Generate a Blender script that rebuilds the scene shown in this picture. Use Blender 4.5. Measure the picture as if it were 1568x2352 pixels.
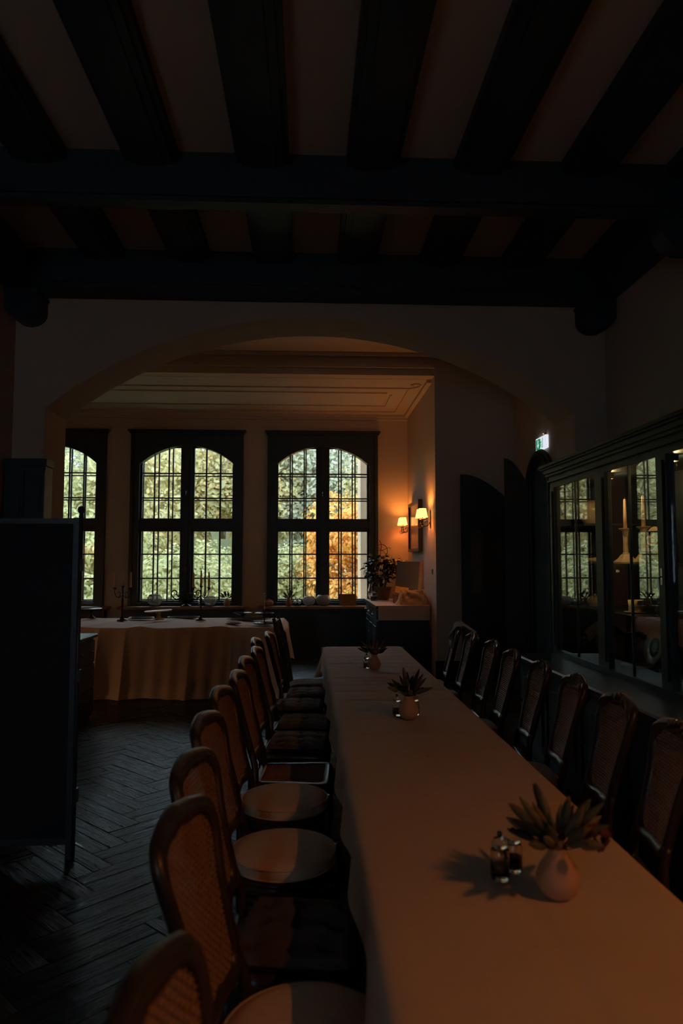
import bpy, math, random
from mathutils import Vector, Matrix
random.seed(7)
R = math.radians
SC = bpy.context.scene
COL = SC.collection
for o in list(bpy.data.objects): bpy.data.objects.remove(o, do_unlink=True)

# ------------------------------------------------------------------ camera
FPX = 1620.0
cam = bpy.data.cameras.new('camera'); camo = bpy.data.objects.new('camera', cam); COL.objects.link(camo)
cam.sensor_fit = 'VERTICAL'; cam.sensor_height = 36.0; cam.lens = FPX * 36.0 / 2352.0
camo.location = (0, 0, 1.64); camo.rotation_euler = (R(90 + 4.025), 0, R(-2.716))
cam.clip_start = 0.05; cam.clip_end = 300
cam.dof.use_dof = True; cam.dof.focus_distance = 6.5; cam.dof.aperture_fstop = 2.4
SC.camera = camo
# ------------------------------------------------------------------ overcast sky, exposure
wd = bpy.data.worlds.new('sky'); SC.world = wd; wd.use_nodes = True
bg = wd.node_tree.nodes['Background']; bg.inputs[0].default_value = (0.67, 0.85, 1.06, 1); bg.inputs[1].default_value = 6.2
SC.view_settings.view_transform = 'Standard'; SC.view_settings.look = 'None'
SC.view_settings.exposure = 0.0; SC.view_settings.gamma = 1.0; SC.view_settings.use_curve_mapping = False
cy = SC.cycles
cy.use_denoising = True; cy.max_bounces = 9; cy.diffuse_bounces = 5; cy.glossy_bounces = 4
cy.transparent_max_bounces = 40; cy.transmission_bounces = 8
cy.sample_clamp_indirect = 4.0; cy.caustics_reflective = False; cy.caustics_refractive = False; cy.blur_glossy = 0.5
WARM = (1.0, 0.335, 0.062)
LAMP_BAY = 7.0      # watts for each bulb of the two sconces in the window bay
LAMP_HALL = 72.0     # watts for each bulb of the hall sconces, whose opaque shades are closed on top

# ------------------------------------------------------------------ materials
MATS = {}
def nt(name):
    m = bpy.data.materials.new(name); m.use_nodes = True; t = m.node_tree
    return m, t, t.nodes['Principled BSDF']
def link(t, a, b): t.links.new(a, b)
def pmat(name, c, rough=0.6, metal=0.0, var=0.15, scale=8.0, bump=0.0, bscale=40.0, stretch=(1, 1, 1), spec=0.5, coat=0.0, sheen=0.0, coords='Object'):
    m, t, b = nt(name); N = t.nodes
    tc = N.new('ShaderNodeTexCoord'); mp = N.new('ShaderNodeMapping'); mp.inputs['Scale'].default_value = stretch
    link(t, tc.outputs[coords], mp.inputs['Vector'])
    nz = N.new('ShaderNodeTexNoise'); nz.inputs['Scale'].default_value = scale; nz.inputs['Detail'].default_value = 5
    link(t, mp.outputs[0], nz.inputs['Vector'])
    mx = N.new('ShaderNodeMix'); mx.data_type = 'RGBA'
    mx.inputs[6].default_value = tuple(x * (1 - var) for x in c) + (1,); mx.inputs[7].default_value = tuple(min(1, x * (1 + var)) for x in c) + (1,)
    link(t, nz.outputs[0], mx.inputs[0]); link(t, mx.outputs[2], b.inputs['Base Color'])
    b.inputs['Roughness'].default_value = rough; b.inputs['Metallic'].default_value = metal
    b.inputs['Specular IOR Level'].default_value = spec; b.inputs['Coat Weight'].default_value = coat
    if sheen: b.inputs['Sheen Weight'].default_value = sheen
    if bump:
        n2 = N.new('ShaderNodeTexNoise'); n2.inputs['Scale'].default_value = bscale; n2.inputs['Detail'].default_value = 6
        link(t, mp.outputs[0], n2.inputs['Vector'])
        bp = N.new('ShaderNodeBump'); bp.inputs['Strength'].default_value = bump; bp.inputs['Distance'].default_value = 0.01
        link(t, n2.outputs[0], bp.inputs['Height']); link(t, bp.outputs[0], b.inputs['Normal'])
    MATS[name] = m; return m
def glassmat(name, tint=(0.96, 0.98, 0.97), ior=1.5, extra=0.0, rough=0.0):
    m, t, b = nt(name); N = t.nodes; N.remove(b); out = N['Material Output']
    tr = N.new('ShaderNodeBsdfTransparent'); tr.inputs[0].default_value = tint + (1,)
    gl = N.new('ShaderNodeBsdfGlossy'); gl.inputs['Roughness'].default_value = rough
    fr = N.new('ShaderNodeFresnel'); fr.inputs[0].default_value = ior
    ge = N.new('ShaderNodeNewGeometry')
    # same reflectance on either side of a thin sheet
    iv = N.new('ShaderNodeMix'); iv.data_type = 'FLOAT'; iv.inputs[2].default_value = ior; iv.inputs[3].default_value = 1.0 / ior
    link(t, ge.outputs['Backfacing'], iv.inputs[0]); link(t, iv.outputs[0], fr.inputs[0])
    ad = N.new('ShaderNodeMath'); ad.operation = 'ADD'; ad.use_clamp = True; ad.inputs[1].default_value = extra
    link(t, fr.outputs[0], ad.inputs[0])
    mx = N.new('ShaderNodeMixShader'); link(t, ad.outputs[0], mx.inputs[0]); link(t, tr.outputs[0], mx.inputs[1]); link(t, gl.outputs[0], mx.inputs[2])
    link(t, mx.outputs[0], out.inputs[0]); MATS[name] = m; return m
def emis(name, c, s):
    m, t, b = nt(name); b.inputs['Base Color'].default_value = c + (1,)
    b.inputs['Emission Color'].default_value = c + (1,); b.inputs['Emission Strength'].default_value = s
    MATS[name] = m; return m
def leafmat(name, cols, transl=0.4, rough=0.6):
    m, t, b = nt(name); N = t.nodes; out = N['Material Output']
    ge = N.new('ShaderNodeNewGeometry'); oi = N.new('ShaderNodeObjectInfo')
    ad = N.new('ShaderNodeMath'); ad.operation = 'ADD'; link(t, ge.outputs['Random Per Island'], ad.inputs[0]); link(t, oi.outputs['Random'], ad.inputs[1])
    fr = N.new('ShaderNodeMath'); fr.operation = 'FRACT'; link(t, ad.outputs[0], fr.inputs[0])
    rp = N.new('ShaderNodeValToRGB'); link(t, fr.outputs[0], rp.inputs[0])
    e = rp.color_ramp.elements; e[0].color = cols[0] + (1,); e[1].color = cols[-1] + (1,)
    for i, c in enumerate(cols[1:-1]): x = e.new((i + 1) / (len(cols) - 1)); x.color = c + (1,)
    link(t, rp.outputs[0], b.inputs['Base Color']); b.inputs['Roughness'].default_value = rough
    if transl:
        tl = N.new('ShaderNodeBsdfTranslucent'); link(t, rp.outputs[0], tl.inputs[0])
        mx = N.new('ShaderNodeMixShader'); mx.inputs[0].default_value = transl
        link(t, b.outputs[0], mx.inputs[1]); link(t, tl.outputs[0], mx.inputs[2]); link(t, mx.outputs[0], out.inputs[0])
    MATS[name] = m; return m
def plankmat(name):
    m, t, b = nt(name); N = t.nodes
    tc = N.new('ShaderNodeTexCoord'); oi = N.new('ShaderNodeObjectInfo'); ge = N.new('ShaderNodeNewGeometry')
    mp = N.new('ShaderNodeMapping'); mp.inputs['Scale'].default_value = (1.6, 22, 4); link(t, tc.outputs['Object'], mp.inputs[0])
    cb = N.new('ShaderNodeMath'); cb.operation = 'ADD'; link(t, oi.outputs['Random'], cb.inputs[0]); link(t, ge.outputs['Random Per Island'], cb.inputs[1])
    sc = N.new('ShaderNodeMath'); sc.operation = 'MULTIPLY'; sc.inputs[1].default_value = 37.0; link(t, cb.outputs[0], sc.inputs[0])
    nz = N.new('ShaderNodeTexNoise'); nz.noise_dimensions = '4D'; nz.inputs['Scale'].default_value = 2.2; nz.inputs['Detail'].default_value = 8; nz.inputs['Distortion'].default_value = 1.2
    link(t, mp.outputs[0], nz.inputs['Vector']); link(t, sc.outputs[0], nz.inputs['W'])
    rp = N.new('ShaderNodeValToRGB'); e = rp.color_ramp.elements
    e[0].position = 0.34; e[0].color = (0.008, 0.009, 0.010, 1); e[1].position = 0.66; e[1].color = (0.036, 0.034, 0.032, 1)
    link(t, nz.outputs[0], rp.inputs[0]); link(t, rp.outputs[0], b.inputs['Base Color'])
    rr = N.new('ShaderNodeMapRange'); rr.inputs[1].default_value = 0.3; rr.inputs[2].default_value = 0.7; rr.inputs[3].default_value = 0.5; rr.inputs[4].default_value = 0.19
    link(t, nz.outputs[0], rr.inputs[0]); link(t, rr.outputs[0], b.inputs['Roughness'])
    bp = N.new('ShaderNodeBump'); bp.inputs['Strength'].default_value = 0.9; bp.inputs['Distance'].default_value = 0.008; b.inputs['Specular IOR Level'].default_value = 0.17
    link(t, nz.outputs[0], bp.inputs['Height']); link(t, bp.outputs[0], b.inputs['Normal'])
    MATS[name] = m; return m
pmat('plaster', (0.58, 0.49, 0.41), 0.9, var=0.06, scale=1.5, bump=0.12, bscale=18)
pmat('ceiling_plaster', (0.58, 0.50, 0.44), 0.9, var=0.06, scale=1.2, bump=0.1, bscale=14)
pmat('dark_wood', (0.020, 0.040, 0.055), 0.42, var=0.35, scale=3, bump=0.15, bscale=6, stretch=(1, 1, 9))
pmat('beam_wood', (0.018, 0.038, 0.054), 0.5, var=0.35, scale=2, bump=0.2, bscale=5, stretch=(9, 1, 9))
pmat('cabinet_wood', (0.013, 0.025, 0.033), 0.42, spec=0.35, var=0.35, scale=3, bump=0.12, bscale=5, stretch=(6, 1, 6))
pmat('chair_wood', (0.034, 0.021, 0.016), 0.40, var=0.4, scale=6, bump=0.1, bscale=20, coat=0.12)
pmat('cane', (0.26, 0.15, 0.09), 0.5, var=0.25, scale=60)
pmat('pad_linen', (0.66, 0.47, 0.33), 0.85, var=0.1, scale=30, bump=0.25, bscale=160)
pmat('tuft_fabric', (0.13, 0.10, 0.085), 0.85, var=0.12, scale=25, bump=0.3, bscale=150)
pmat('tuft_dark', (0.060, 0.046, 0.042), 0.85, var=0.12, scale=25, bump=0.3, bscale=150)
pmat('seat_white', (0.45, 0.38, 0.31), 0.8, var=0.08, scale=20)
pmat('table_linen', (0.56, 0.45, 0.37), 0.85, var=0.05, scale=5, bump=0.12, bscale=220)
pmat('buffet_linen', (0.66, 0.50, 0.40), 0.85, var=0.05, scale=5, bump=0.12, bscale=200)
pmat('clay', (0.52, 0.30, 0.19), 0.65, var=0.1, scale=12, bump=0.1, bscale=40)
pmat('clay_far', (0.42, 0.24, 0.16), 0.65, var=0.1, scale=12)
pmat('wax', (0.62, 0.42, 0.27), 0.45, var=0.04, scale=6)
pmat('bronze', (0.035, 0.030, 0.026), 0.38, metal=0.6, var=0.3, scale=20)
pmat('silver', (0.42, 0.42, 0.42), 0.22, metal=1.0, var=0.1, scale=10)
pmat('dark_silver', (0.09, 0.09, 0.10), 0.25, metal=0.9, var=0.1, scale=10)
pmat('china', (0.60, 0.48, 0.30), 0.3, var=0.05, scale=9, coat=0.3)
pmat('china_blue', (0.10, 0.12, 0.13), 0.3, var=0.4, scale=25, coat=0.3)
pmat('cream_plate', (0.62, 0.55, 0.36), 0.4, var=0.05, scale=9)
pmat('basket', (0.20, 0.11, 0.06), 0.8, var=0.3, scale=50, bump=0.5, bscale=70, stretch=(1, 1, 4))
pmat('paper', (0.55, 0.40, 0.24), 0.8, var=0.05, scale=6, bump=0.2, bscale=30)
pmat('yellow_card', (0.62, 0.40, 0.13), 0.7, var=0.04, scale=6)
pmat('card_brown', (0.26, 0.16, 0.09), 0.75, var=0.06, scale=6)
pmat('ink', (0.05, 0.03, 0.02), 0.8, var=0.05)
pmat('towel', (0.40, 0.47, 0.52), 0.9, var=0.08, scale=12, bump=0.3, bscale=80)
pmat('canvas_grey', (0.20, 0.20, 0.19), 0.8, var=0.2, scale=5)
pmat('screen_cloth', (0.010, 0.022, 0.032), 0.9, var=0.2, scale=20, bump=0.2, bscale=120)
pmat('picture_ground', (0.22, 0.12, 0.06), 0.35, var=0.4, scale=4, coat=0.4)
pmat('bark', (0.12, 0.085, 0.06), 0.9, var=0.3, scale=5, bump=0.6, bscale=12)
pmat('stone', (0.55, 0.38, 0.25), 0.9, var=0.12, scale=4, bump=0.3, bscale=20)
pmat('lawn_ground', (0.24, 0.23, 0.09), 0.95, var=0.35, scale=0.8, bump=0.4, bscale=6)
pmat('hill_ground', (0.30, 0.30, 0.15), 0.95, var=0.45, scale=1.6, bump=0.8, bscale=5)
pmat('switch_white', (0.5, 0.47, 0.42), 0.4, var=0.02)
pmat('green_paint', (0.0, 0.22, 0.09), 0.5, var=0.02)
pmat('sub_floor', (0.010, 0.009, 0.008), 0.8, var=0.2)
pmat('jam', (0.08, 0.015, 0.01), 0.3, var=0.2)
pmat('petal_red', (0.10, 0.018, 0.022), 0.8, var=0.3, scale=30)
pmat('stem_green', (0.05, 0.055, 0.03), 0.7, var=0.2)
pmat('spike_dark', (0.016, 0.020, 0.024), 0.9, var=0.3, scale=90, bump=0.6, bscale=200)
pmat('spike_tan', (0.19, 0.15, 0.085), 0.9, var=0.3, scale=90, bump=0.6, bscale=200)
pmat('spike_green', (0.085, 0.095, 0.062), 0.9, var=0.3, scale=90, bump=0.6, bscale=200)
plankmat('parquet')
glassmat('window_glass', (0.97, 0.985, 0.97), 1.45)
glassmat('cabinet_glass', (0.93, 0.96, 0.95), 2.1)
m_, t_, b_ = nt('clear_glass'); b_.inputs['Transmission Weight'].default_value = 1.0; b_.inputs['Roughness'].default_value = 0.02; b_.inputs['IOR'].default_value = 1.45; b_.inputs['Base Color'].default_value = (.95, .97, .97, 1); MATS['clear_glass'] = m_
glassmat('door_glass', (0.62, 0.62, 0.62), 1.7)
m_, t_, b_ = nt('bowl_glass'); b_.inputs['Transmission Weight'].default_value = .72; b_.inputs['Roughness'].default_value = .05; b_.inputs['IOR'].default_value = 1.3; b_.inputs['Base Color'].default_value = (.93, .95, .95, 1); MATS['bowl_glass'] = m_
leafmat('leaves_green', [(0.351, 0.357, 0.15), (0.468, 0.433, 0.2), (0.546, 0.484, 0.233), (0.403, 0.42, 0.183), (0.624, 0.522, 0.283)])
leafmat('leaves_yellow', [(0.425, 0.405, 0.177), (0.587, 0.478, 0.209), (0.5, 0.454, 0.241), (0.7, 0.49, 0.209), (0.4, 0.392, 0.192)])
leafmat('leaves_orange', [(0.682, 0.33, 0.055), (0.825, 0.462, 0.099), (0.77, 0.264, 0.033), (0.92, 0.55, 0.143), (0.55, 0.33, 0.099)], 0.35)
leafmat('leaves_pale', [(0.405, 0.397, 0.276), (0.499, 0.476, 0.346), (0.378, 0.384, 0.242), (0.567, 0.516, 0.38)])
leafmat('plant_leaf', [(0.020, 0.030, 0.016), (0.045, 0.060, 0.028), (0.070, 0.060, 0.025)], 0.15, 0.4)
leafmat('dry_leaf', [(0.040, 0.050, 0.032), (0.075, 0.075, 0.045), (0.055, 0.050, 0.03)], 0.15)
emis('bulb_glow', (1.0, 0.72, 0.42), 9.0)
emis('shade_glow', (1.0, 0.46, 0.11), 3.2)
pmat('shade_hall', (0.30, 0.20, 0.10), 0.8, var=0.1)
emis('sign_white', (0.86, 0.90, 1.0), 0.85)
emis('sign_green', (0.0, 0.36, 0.13), 0.5)
emis('led_orange', (1.0, 0.3, 0.06), 3.0)

# ------------------------------------------------------------------ mesh helpers
def catmull(pts, n=6, closed=False):
    P = [Vector(p) for p in pts]; out = []; L = len(P)
    for i in range(L if closed else L - 1):
        if closed: a, b, c, d = P[i - 1], P[i], P[(i + 1) % L], P[(i + 2) % L]
        else: a, b, c, d = P[max(i - 1, 0)], P[i], P[i + 1], P[min(i + 2, L - 1)]
        for k in range(n):
            s = k / n
            out.append(0.5 * ((2 * b) + (c - a) * s + (2 * a - 5 * b + 4 * c - d) * s * s + (3 * b - a - 3 * c + d) * s ** 3))
    if not closed: out.append(P[-1])
    return out
class MB:
    def __init__(s): s.v = []; s.f = []
    def add(s, v, f):
        b = len(s.v); s.v += [tuple(q) for q in v]; s.f += [tuple(i + b for i in q) for q in f]; return s
    def box(s, x0, x1, y0, y1, z0, z1):
        v = [(x, y, z) for z in (z0, z1) for y in (y0, y1) for x in (x0, x1)]
        return s.add(v, [(0, 2, 3, 1), (4, 5, 7, 6), (0, 1, 5, 4), (2, 6, 7, 3), (0, 4, 6, 2), (1, 3, 7, 5)])
    def cbox(s, x0, x1, y0, y1, z0, z1, c=0.01):
        # box with chamfered upper edges
        v = [(x0, y0, z0), (x1, y0, z0), (x1, y1, z0), (x0, y1, z0), (x0, y0, z1 - c), (x1, y0, z1 - c), (x1, y1, z1 - c), (x0, y1, z1 - c),
             (x0 + c, y0 + c, z1), (x1 - c, y0 + c, z1), (x1 - c, y1 - c, z1), (x0 + c, y1 - c, z1)]
        return s.add(v, [(0, 3, 2, 1), (0, 1, 5, 4), (1, 2, 6, 5), (2, 3, 7, 6), (3, 0, 4, 7), (4, 5, 9, 8), (5, 6, 10, 9), (6, 7, 11, 10), (7, 4, 8, 11), (8, 9, 10, 11)])
    def tube(s, pts, rad, seg=8, smooth=0, closed=False, flat=1.0):
        P = [Vector(p) for p in pts]
        if not isinstance(rad, (list, tuple)): rad = [rad] * len(P)
        if smooth:
            q = catmull([(p.x, p.y, p.z) for p in P], smooth, closed)
            rr = catmull([(r, 0, 0) for r in rad], smooth, closed); P = q; rad = [max(1e-4, r.x) for r in rr]
        n = len(P); V = []; F = []; up = None
        for i in range(n):
            if closed: d = P[(i + 1) % n] - P[i - 1]
            else: d = P[min(i + 1, n - 1)] - P[max(i - 1, 0)]
            if d.length < 1e-9: d = Vector((0, 0, 1))
            d.normalize()
            if up is None: up = Vector((0, 0, 1)) if abs(d.z) < 0.9 else Vector((1, 0, 0))
            a = d.cross(up)
            if a.length < 1e-6: a = d.orthogonal()
            a.normalize(); b = a.cross(d).normalized(); up = b
            for k in range(seg):
                t = 2 * math.pi * k / seg; V.append(P[i] + a * (math.cos(t) * rad[i]) + b * (math.sin(t) * rad[i] * flat))
        for i in range(n if closed else n - 1):
            j = (i + 1) % n
            for k in range(seg):
                l = (k + 1) % seg; F.append((i * seg + k, i * seg + l, j * seg + l, j * seg + k))
        if not closed: F.append(tuple(range(seg - 1, -1, -1))); F.append(tuple((n - 1) * seg + k for k in range(seg)))
        return s.add(V, F)
    def lathe(s, prof, seg=24, c=(0, 0, 0), cap=True, sx=1.0, sy=1.0, lobes=0, la=0.0):
        V = []; F = []; n = len(prof)
        for r, z in prof:
            for k in range(seg):
                t = 2 * math.pi * k / seg; q = r * (1 + (la * math.cos(lobes * t) if lobes else 0))
                V.append((c[0] + q * math.cos(t) * sx, c[1] + q * math.sin(t) * sy, c[2] + z))
        for i in range(n - 1):
            for k in range(seg):
                l = (k + 1) % seg; F.append((i * seg + k, i * seg + l, (i + 1) * seg + l, (i + 1) * seg + k))
        if cap:
            if prof[0][0] > 1e-5: F.append(tuple(range(seg - 1, -1, -1)))
            if prof[-1][0] > 1e-5: F.append(tuple((n - 1) * seg + k for k in range(seg)))
        return s.add(V, F)
    def grid(s, fn, nu, nv):
        V = [fn(i / nu, j / nv) for j in range(nv + 1) for i in range(nu + 1)]
        return s.add(V, [(j * (nu + 1) + i, j * (nu + 1) + i + 1, (j + 1) * (nu + 1) + i + 1, (j + 1) * (nu + 1) + i) for j in range(nv) for i in range(nu)])
    def prism(s, poly, d0, d1, axis='y'):
        # polygon of (a, z) swept along an axis
        n = len(poly); mk = (lambda a, z, d: (a, d, z)) if axis == 'y' else ((lambda a, z, d: (d, a, z)) if axis == 'x' else (lambda a, z, d: (a, z, d)))
        V = [mk(a, z, d0) for a, z in poly] + [mk(a, z, d1) for a, z in poly]
        F = [tuple(range(n - 1, -1, -1)), tuple(range(n, 2 * n))] + [(i, (i + 1) % n, n + (i + 1) % n, n + i) for i in range(n)]
        return s.add(V, F)
    def spandrel(s, x0, x1, zs, zp, zt, y0, y1, n=32, axis='y'):
        # wall piece over a segmental arch: springing zs, crown zp, top zt
        h = (x1 - x0) / 2; c = (x0 + x1) / 2; r = (h * h + (zp - zs) ** 2) / (2 * (zp - zs))
        P = [(x0 + (x1 - x0) * i / n) for i in range(n + 1)]
        A = [(x, zp - r + math.sqrt(max(0, r * r - (x - c) ** 2))) for x in P]
        mk = (lambda a, d, z: (a, d, z)) if axis == 'y' else (lambda a, d, z: (d, a, z))
        V = []
        for x, z in A: V += [mk(x, y0, z), mk(x, y1, z), mk(x, y1, zt), mk(x, y0, zt)]
        F = []
        for i in range(n):
            a = i * 4; b = a + 4
            F += [(a, a + 1, b + 1, b), (a + 1, a + 2, b + 2, b + 1), (a + 2, a + 3, b + 3, b + 2), (a + 3, a, b, b + 3)]
        F += [(0, 3, 2, 1), (n * 4, n * 4 + 1, n * 4 + 2, n * 4 + 3)]
        return s.add(V, F)
    def mesh(s, name, mat, smooth=False):
        m = bpy.data.meshes.new(name); m.from_pydata(s.v, [], s.f); m.materials.append(MATS[mat])
        if smooth: m.polygons.foreach_set('use_smooth', [True] * len(m.polygons))
        m.update(); return m
    def build(s, name, mat, parent=None, smooth=False, loc=None, rot=None):
        return inst(s.mesh(name, mat, smooth), name, parent, loc, rot)
def inst(me, name, parent=None, loc=None, rot=None, scale=None):
    o = bpy.data.objects.new(name, me); COL.objects.link(o); o.parent = parent
    if loc is not None: o.location = loc
    if rot is not None: o.rotation_euler = rot
    if scale is not None: o.scale = scale
    return o
def tag(o, label, cat, group=None):
    o['label'] = label; o['category'] = cat
    if group: o['group'] = group
    return o
def thing(name, label, cat, loc=(0, 0, 0), rz=0.0, group=None):
    o = bpy.data.objects.new(name, None); o.empty_display_size = 0.1; COL.objects.link(o)
    o.location = loc; o.rotation_euler = (0, 0, rz); return tag(o, label, cat, group)
def struct(o): o['kind'] = 'structure'; return o
def dup(root, label, loc, rz=None, group=None):
    r = root.copy(); COL.objects.link(r); r.location = loc; r['label'] = label
    if rz is not None: r.rotation_euler = (0, 0, rz)
    if group: r['group'] = group
    for ch in [c for c in bpy.data.objects if c.parent == root]:
        c = ch.copy(); COL.objects.link(c); c.parent = r
        for g in [k for k in bpy.data.objects if k.parent == ch]:
            d = g.copy(); COL.objects.link(d); d.parent = c
    return r
def rnd(a, b): return random.uniform(a, b)
def gauss(x, w): return math.exp(-(x / w) ** 2)

# ================================================================== SETTING
XL, XR = -2.55, 2.68          # side walls of the hall
YA, YB = 6.15, 6.68           # arch wall, front and back
AXL, AXR, ASP, APK = -2.28, 2.39, 2.97, 3.81
XM = 2.86                     # right wall of the middle zone
YP, YW = 9.6, 12.3            # opening of the window bay, window wall
BX, BL = 1.75, -6.4           # side walls of the bay
ZC, ZM, ZB = 4.25, 4.52, 4.22 # ceilings: hall, middle zone, bay
struct(MB().box(XL - .2, XL, -3.4, YA, 0, 4.5).build('wall_left', 'plaster'))
struct(MB().box(XR, XR + .2, -3.4, YA, 0, 4.5).build('wall_right', 'plaster'))
QX0, QX1, QZ0, QZ1 = -2.44, -1.60, 1.25, 2.65   # unseen window added behind the camera for cool fill light
struct(MB().box(XL - .2, QX0, -3.6, -3.4, 0, 4.5).box(QX1, XR + .2, -3.6, -3.4, 0, 4.5).box(QX0, QX1, -3.6, -3.4, 0, QZ0).box(QX0, QX1, -3.6, -3.4, QZ1, 4.5).build('wall_back', 'plaster'))
b = MB().box(BL - .2, AXL, YA, YB, 0, 4.85).box(AXR, XM + .2, YA, YB, 0, 4.85).spandrel(AXL, AXR, ASP, APK, 4.85, YA, YB, 48)
struct(b.build('wall_arch', 'plaster'))
struct(MB().box(XM, XM + .2, YB, YP + .2, 0, 4.85).build('wall_middle_right', 'plaster'))
struct(MB().box(BX, XM, YP, YP + .2, 0, 4.85).box(BL, BX, YP, YP + .2, ZB + .003, 4.85).build('wall_bay_front', 'plaster'))
struct(MB().box(BX, BX + .2, YP + .2, YW + .5, 0, 4.85).build('wall_bay_right', 'plaster'))
struct(MB().box(BL - .2, BL, YB, YW + .5, 0, 4.85).build('wall_bay_left', 'plaster'))
WC = [-4.445, -2.095, 0.255]; WHW = 0.965; WZ0, WZ1 = 0.885, 3.86
b = MB(); xs = [BL] + [q for c in WC for q in (c - .88, c + .88)] + [BX]
for i in range(0, len(xs), 2): b.box(xs[i], xs[i + 1], YW, YW + .3, 0, 4.85)
for c in WC: b.box(c - .88, c + .88, YW, YW + .3, 0, WZ0 - .02).box(c - .88, c + .88, YW, YW + .3, 3.80, 4.85)
struct(b.build('wall_windows', 'plaster'))
struct(MB().box(XL - .2, XR + .2, -3.6, YA, ZC, ZC + .3).build('ceiling', 'ceiling_plaster'))
struct(MB().box(BL - .2, XM + .2, YB, YP, ZM, ZM + .3).build('ceiling_middle', 'ceiling_plaster'))
o = struct(MB().box(BL - .2, BX + .2, YP + .2, YW + .5, ZB, ZB + .5).build('ceiling_bay', 'ceiling_plaster'))
def strip(mb, x0, y0, x1, y1, w=.03, h=.02, z=ZB):
    if abs(x1 - x0) > abs(y1 - y0): mb.box(x0, x1, y0 - w / 2, y0 + w / 2, z - h, z)
    else: mb.box(x0 - w / 2, x0 + w / 2, y0, y1, z - h, z)
m1 = MB(); strip(m1, BL + .3, 10.3, 1.5, 10.3); strip(m1, BL + .3, 11.95, 1.5, 11.95); strip(m1, 1.5, 10.3, 1.5, 11.95); strip(m1, BL + .3, 10.3, BL + .3, 11.95); m1.build('ceiling_moulding', 'ceiling_plaster', o)
m1 = MB(); strip(m1, BL + .5, 10.6, 1.2, 10.6); strip(m1, BL + .5, 11.5, 1.28, 11.5); strip(m1, 1.28, 10.72, 1.28, 11.5); m1.build('ceiling_moulding', 'ceiling_plaster', o)
MB().tube([(1.50, 10.3, ZB - .008), (1.60, 10.22, ZB - .008), (1.64, 10.10, ZB - .008), (1.56, 10.03, ZB - .008), (1.50, 10.09, ZB - .008), (1.54, 10.14, ZB - .008)], .014, 6, 6).build('ceiling_ornament', 'ceiling_plaster', o, True)
m1 = MB().box(BL, BX, YW - .10, YW, ZB - .05, ZB).box(BL, BX, YW - .06, YW, ZB - .09, ZB - .05).box(BX - .07, BX, YP + .2, YW - .1, ZB - .045, ZB); m1.build('ceiling_cove', 'ceiling_plaster', o)
struct(MB().box(BL, BX, YP - .05, YP, ZB + .10, ZB + .14).box(BL, XM, YP - .09, YP, ZM - .05, ZM).build('trim_1', 'ceiling_plaster'))
# baseboards
for nm, q in (('baseboard_arch', (AXR, XR, YA - .02, YA, 0, .2)), ('baseboard_bay', (BX - .02, XM, YP - .02, YP, 0, .3)), ('baseboard_middle', (XM - .02, XM, YB, YP - .02, 0, .3)), ('baseboard_left', (XL, XL + .02, -3.4, YA, 0, .2)), ('baseboard_right', (XR - .02, XR, -3.4, 3.0, 0, .2))):
    struct(MB().cbox(*q, .006).build(nm, 'dark_wood'))

# ---- ceiling beams and joists: each a timber of its own
PIT, J0, JW = 0.703, 0.240, 0.335
def groove(mb, x0, x1, y0, y1, zb):
    mb.box(x0, x1, y0, y1, zb + .03, ZC); mb.box(x0 + .035, x1 - .035, y0, y1, zb + .012, zb + .03); mb.box(x0 + .085, x1 - .085, y0, y1, zb, zb + .012)
secs = [(-3.4, -1.75), (-1.60, 1.20), (1.35, 4.37), (4.52, 5.82)]
for i, (y0, y1) in enumerate(secs):
    for k in range(-4, 4):
        x0 = J0 + PIT * k; x1 = x0 + JW
        x0, x1 = max(x0, XL + .22), min(x1, XR - .22)
        if x1 - x0 < .1: continue
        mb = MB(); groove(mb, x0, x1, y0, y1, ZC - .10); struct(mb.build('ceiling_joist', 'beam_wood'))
for y0, y1 in ((-1.75, -1.60), (1.20, 1.35), (4.37, 4.52), (5.82, YA)):
    mb = MB().box(XL, XR, y0, y1, 3.965, ZC).box(XL, XR, y0 + .02, y1 - .02, 3.935, 3.965)
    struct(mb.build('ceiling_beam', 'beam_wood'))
for x0, x1 in ((XL, XL + .22), (XR - .22, XR)):
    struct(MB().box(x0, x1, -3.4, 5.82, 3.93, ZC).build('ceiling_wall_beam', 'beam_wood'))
def corbel(x0, x1, yc, w):
    s = 1 if x0 < 0 else -1
    xa, xb = (x0, x1)
    P = []
    n = 14; zt, zb = 3.935, 3.68; r = (xb - xa) / 2; c = (xa + xb) / 2
    P = [(xa, zt), (xa, zb + r * .8)] + [(c - r * math.cos(math.pi * i / n), zb + r * .8 - r * .8 * math.sin(math.pi * i / n)) for i in range(1, n)] + [(xb, zb + r * .8), (xb, zt)]
    mb = MB().prism(P, yc - w / 2, yc + w / 2, 'y'); mb.box(xa - .012, xb + .012, yc - w / 2 - .012, yc + w / 2 + .012, zt - .04, zt - .015)
    return struct(mb.build('ceiling_beam_corbel', 'beam_wood'))
corbel(XL, XL + .27, 6.02, .26); corbel(XR - .27, XR, 6.02, .26); corbel(XR - .38, XR, 4.445, .15); corbel(XL, XL + .38, 4.445, .15)

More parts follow.
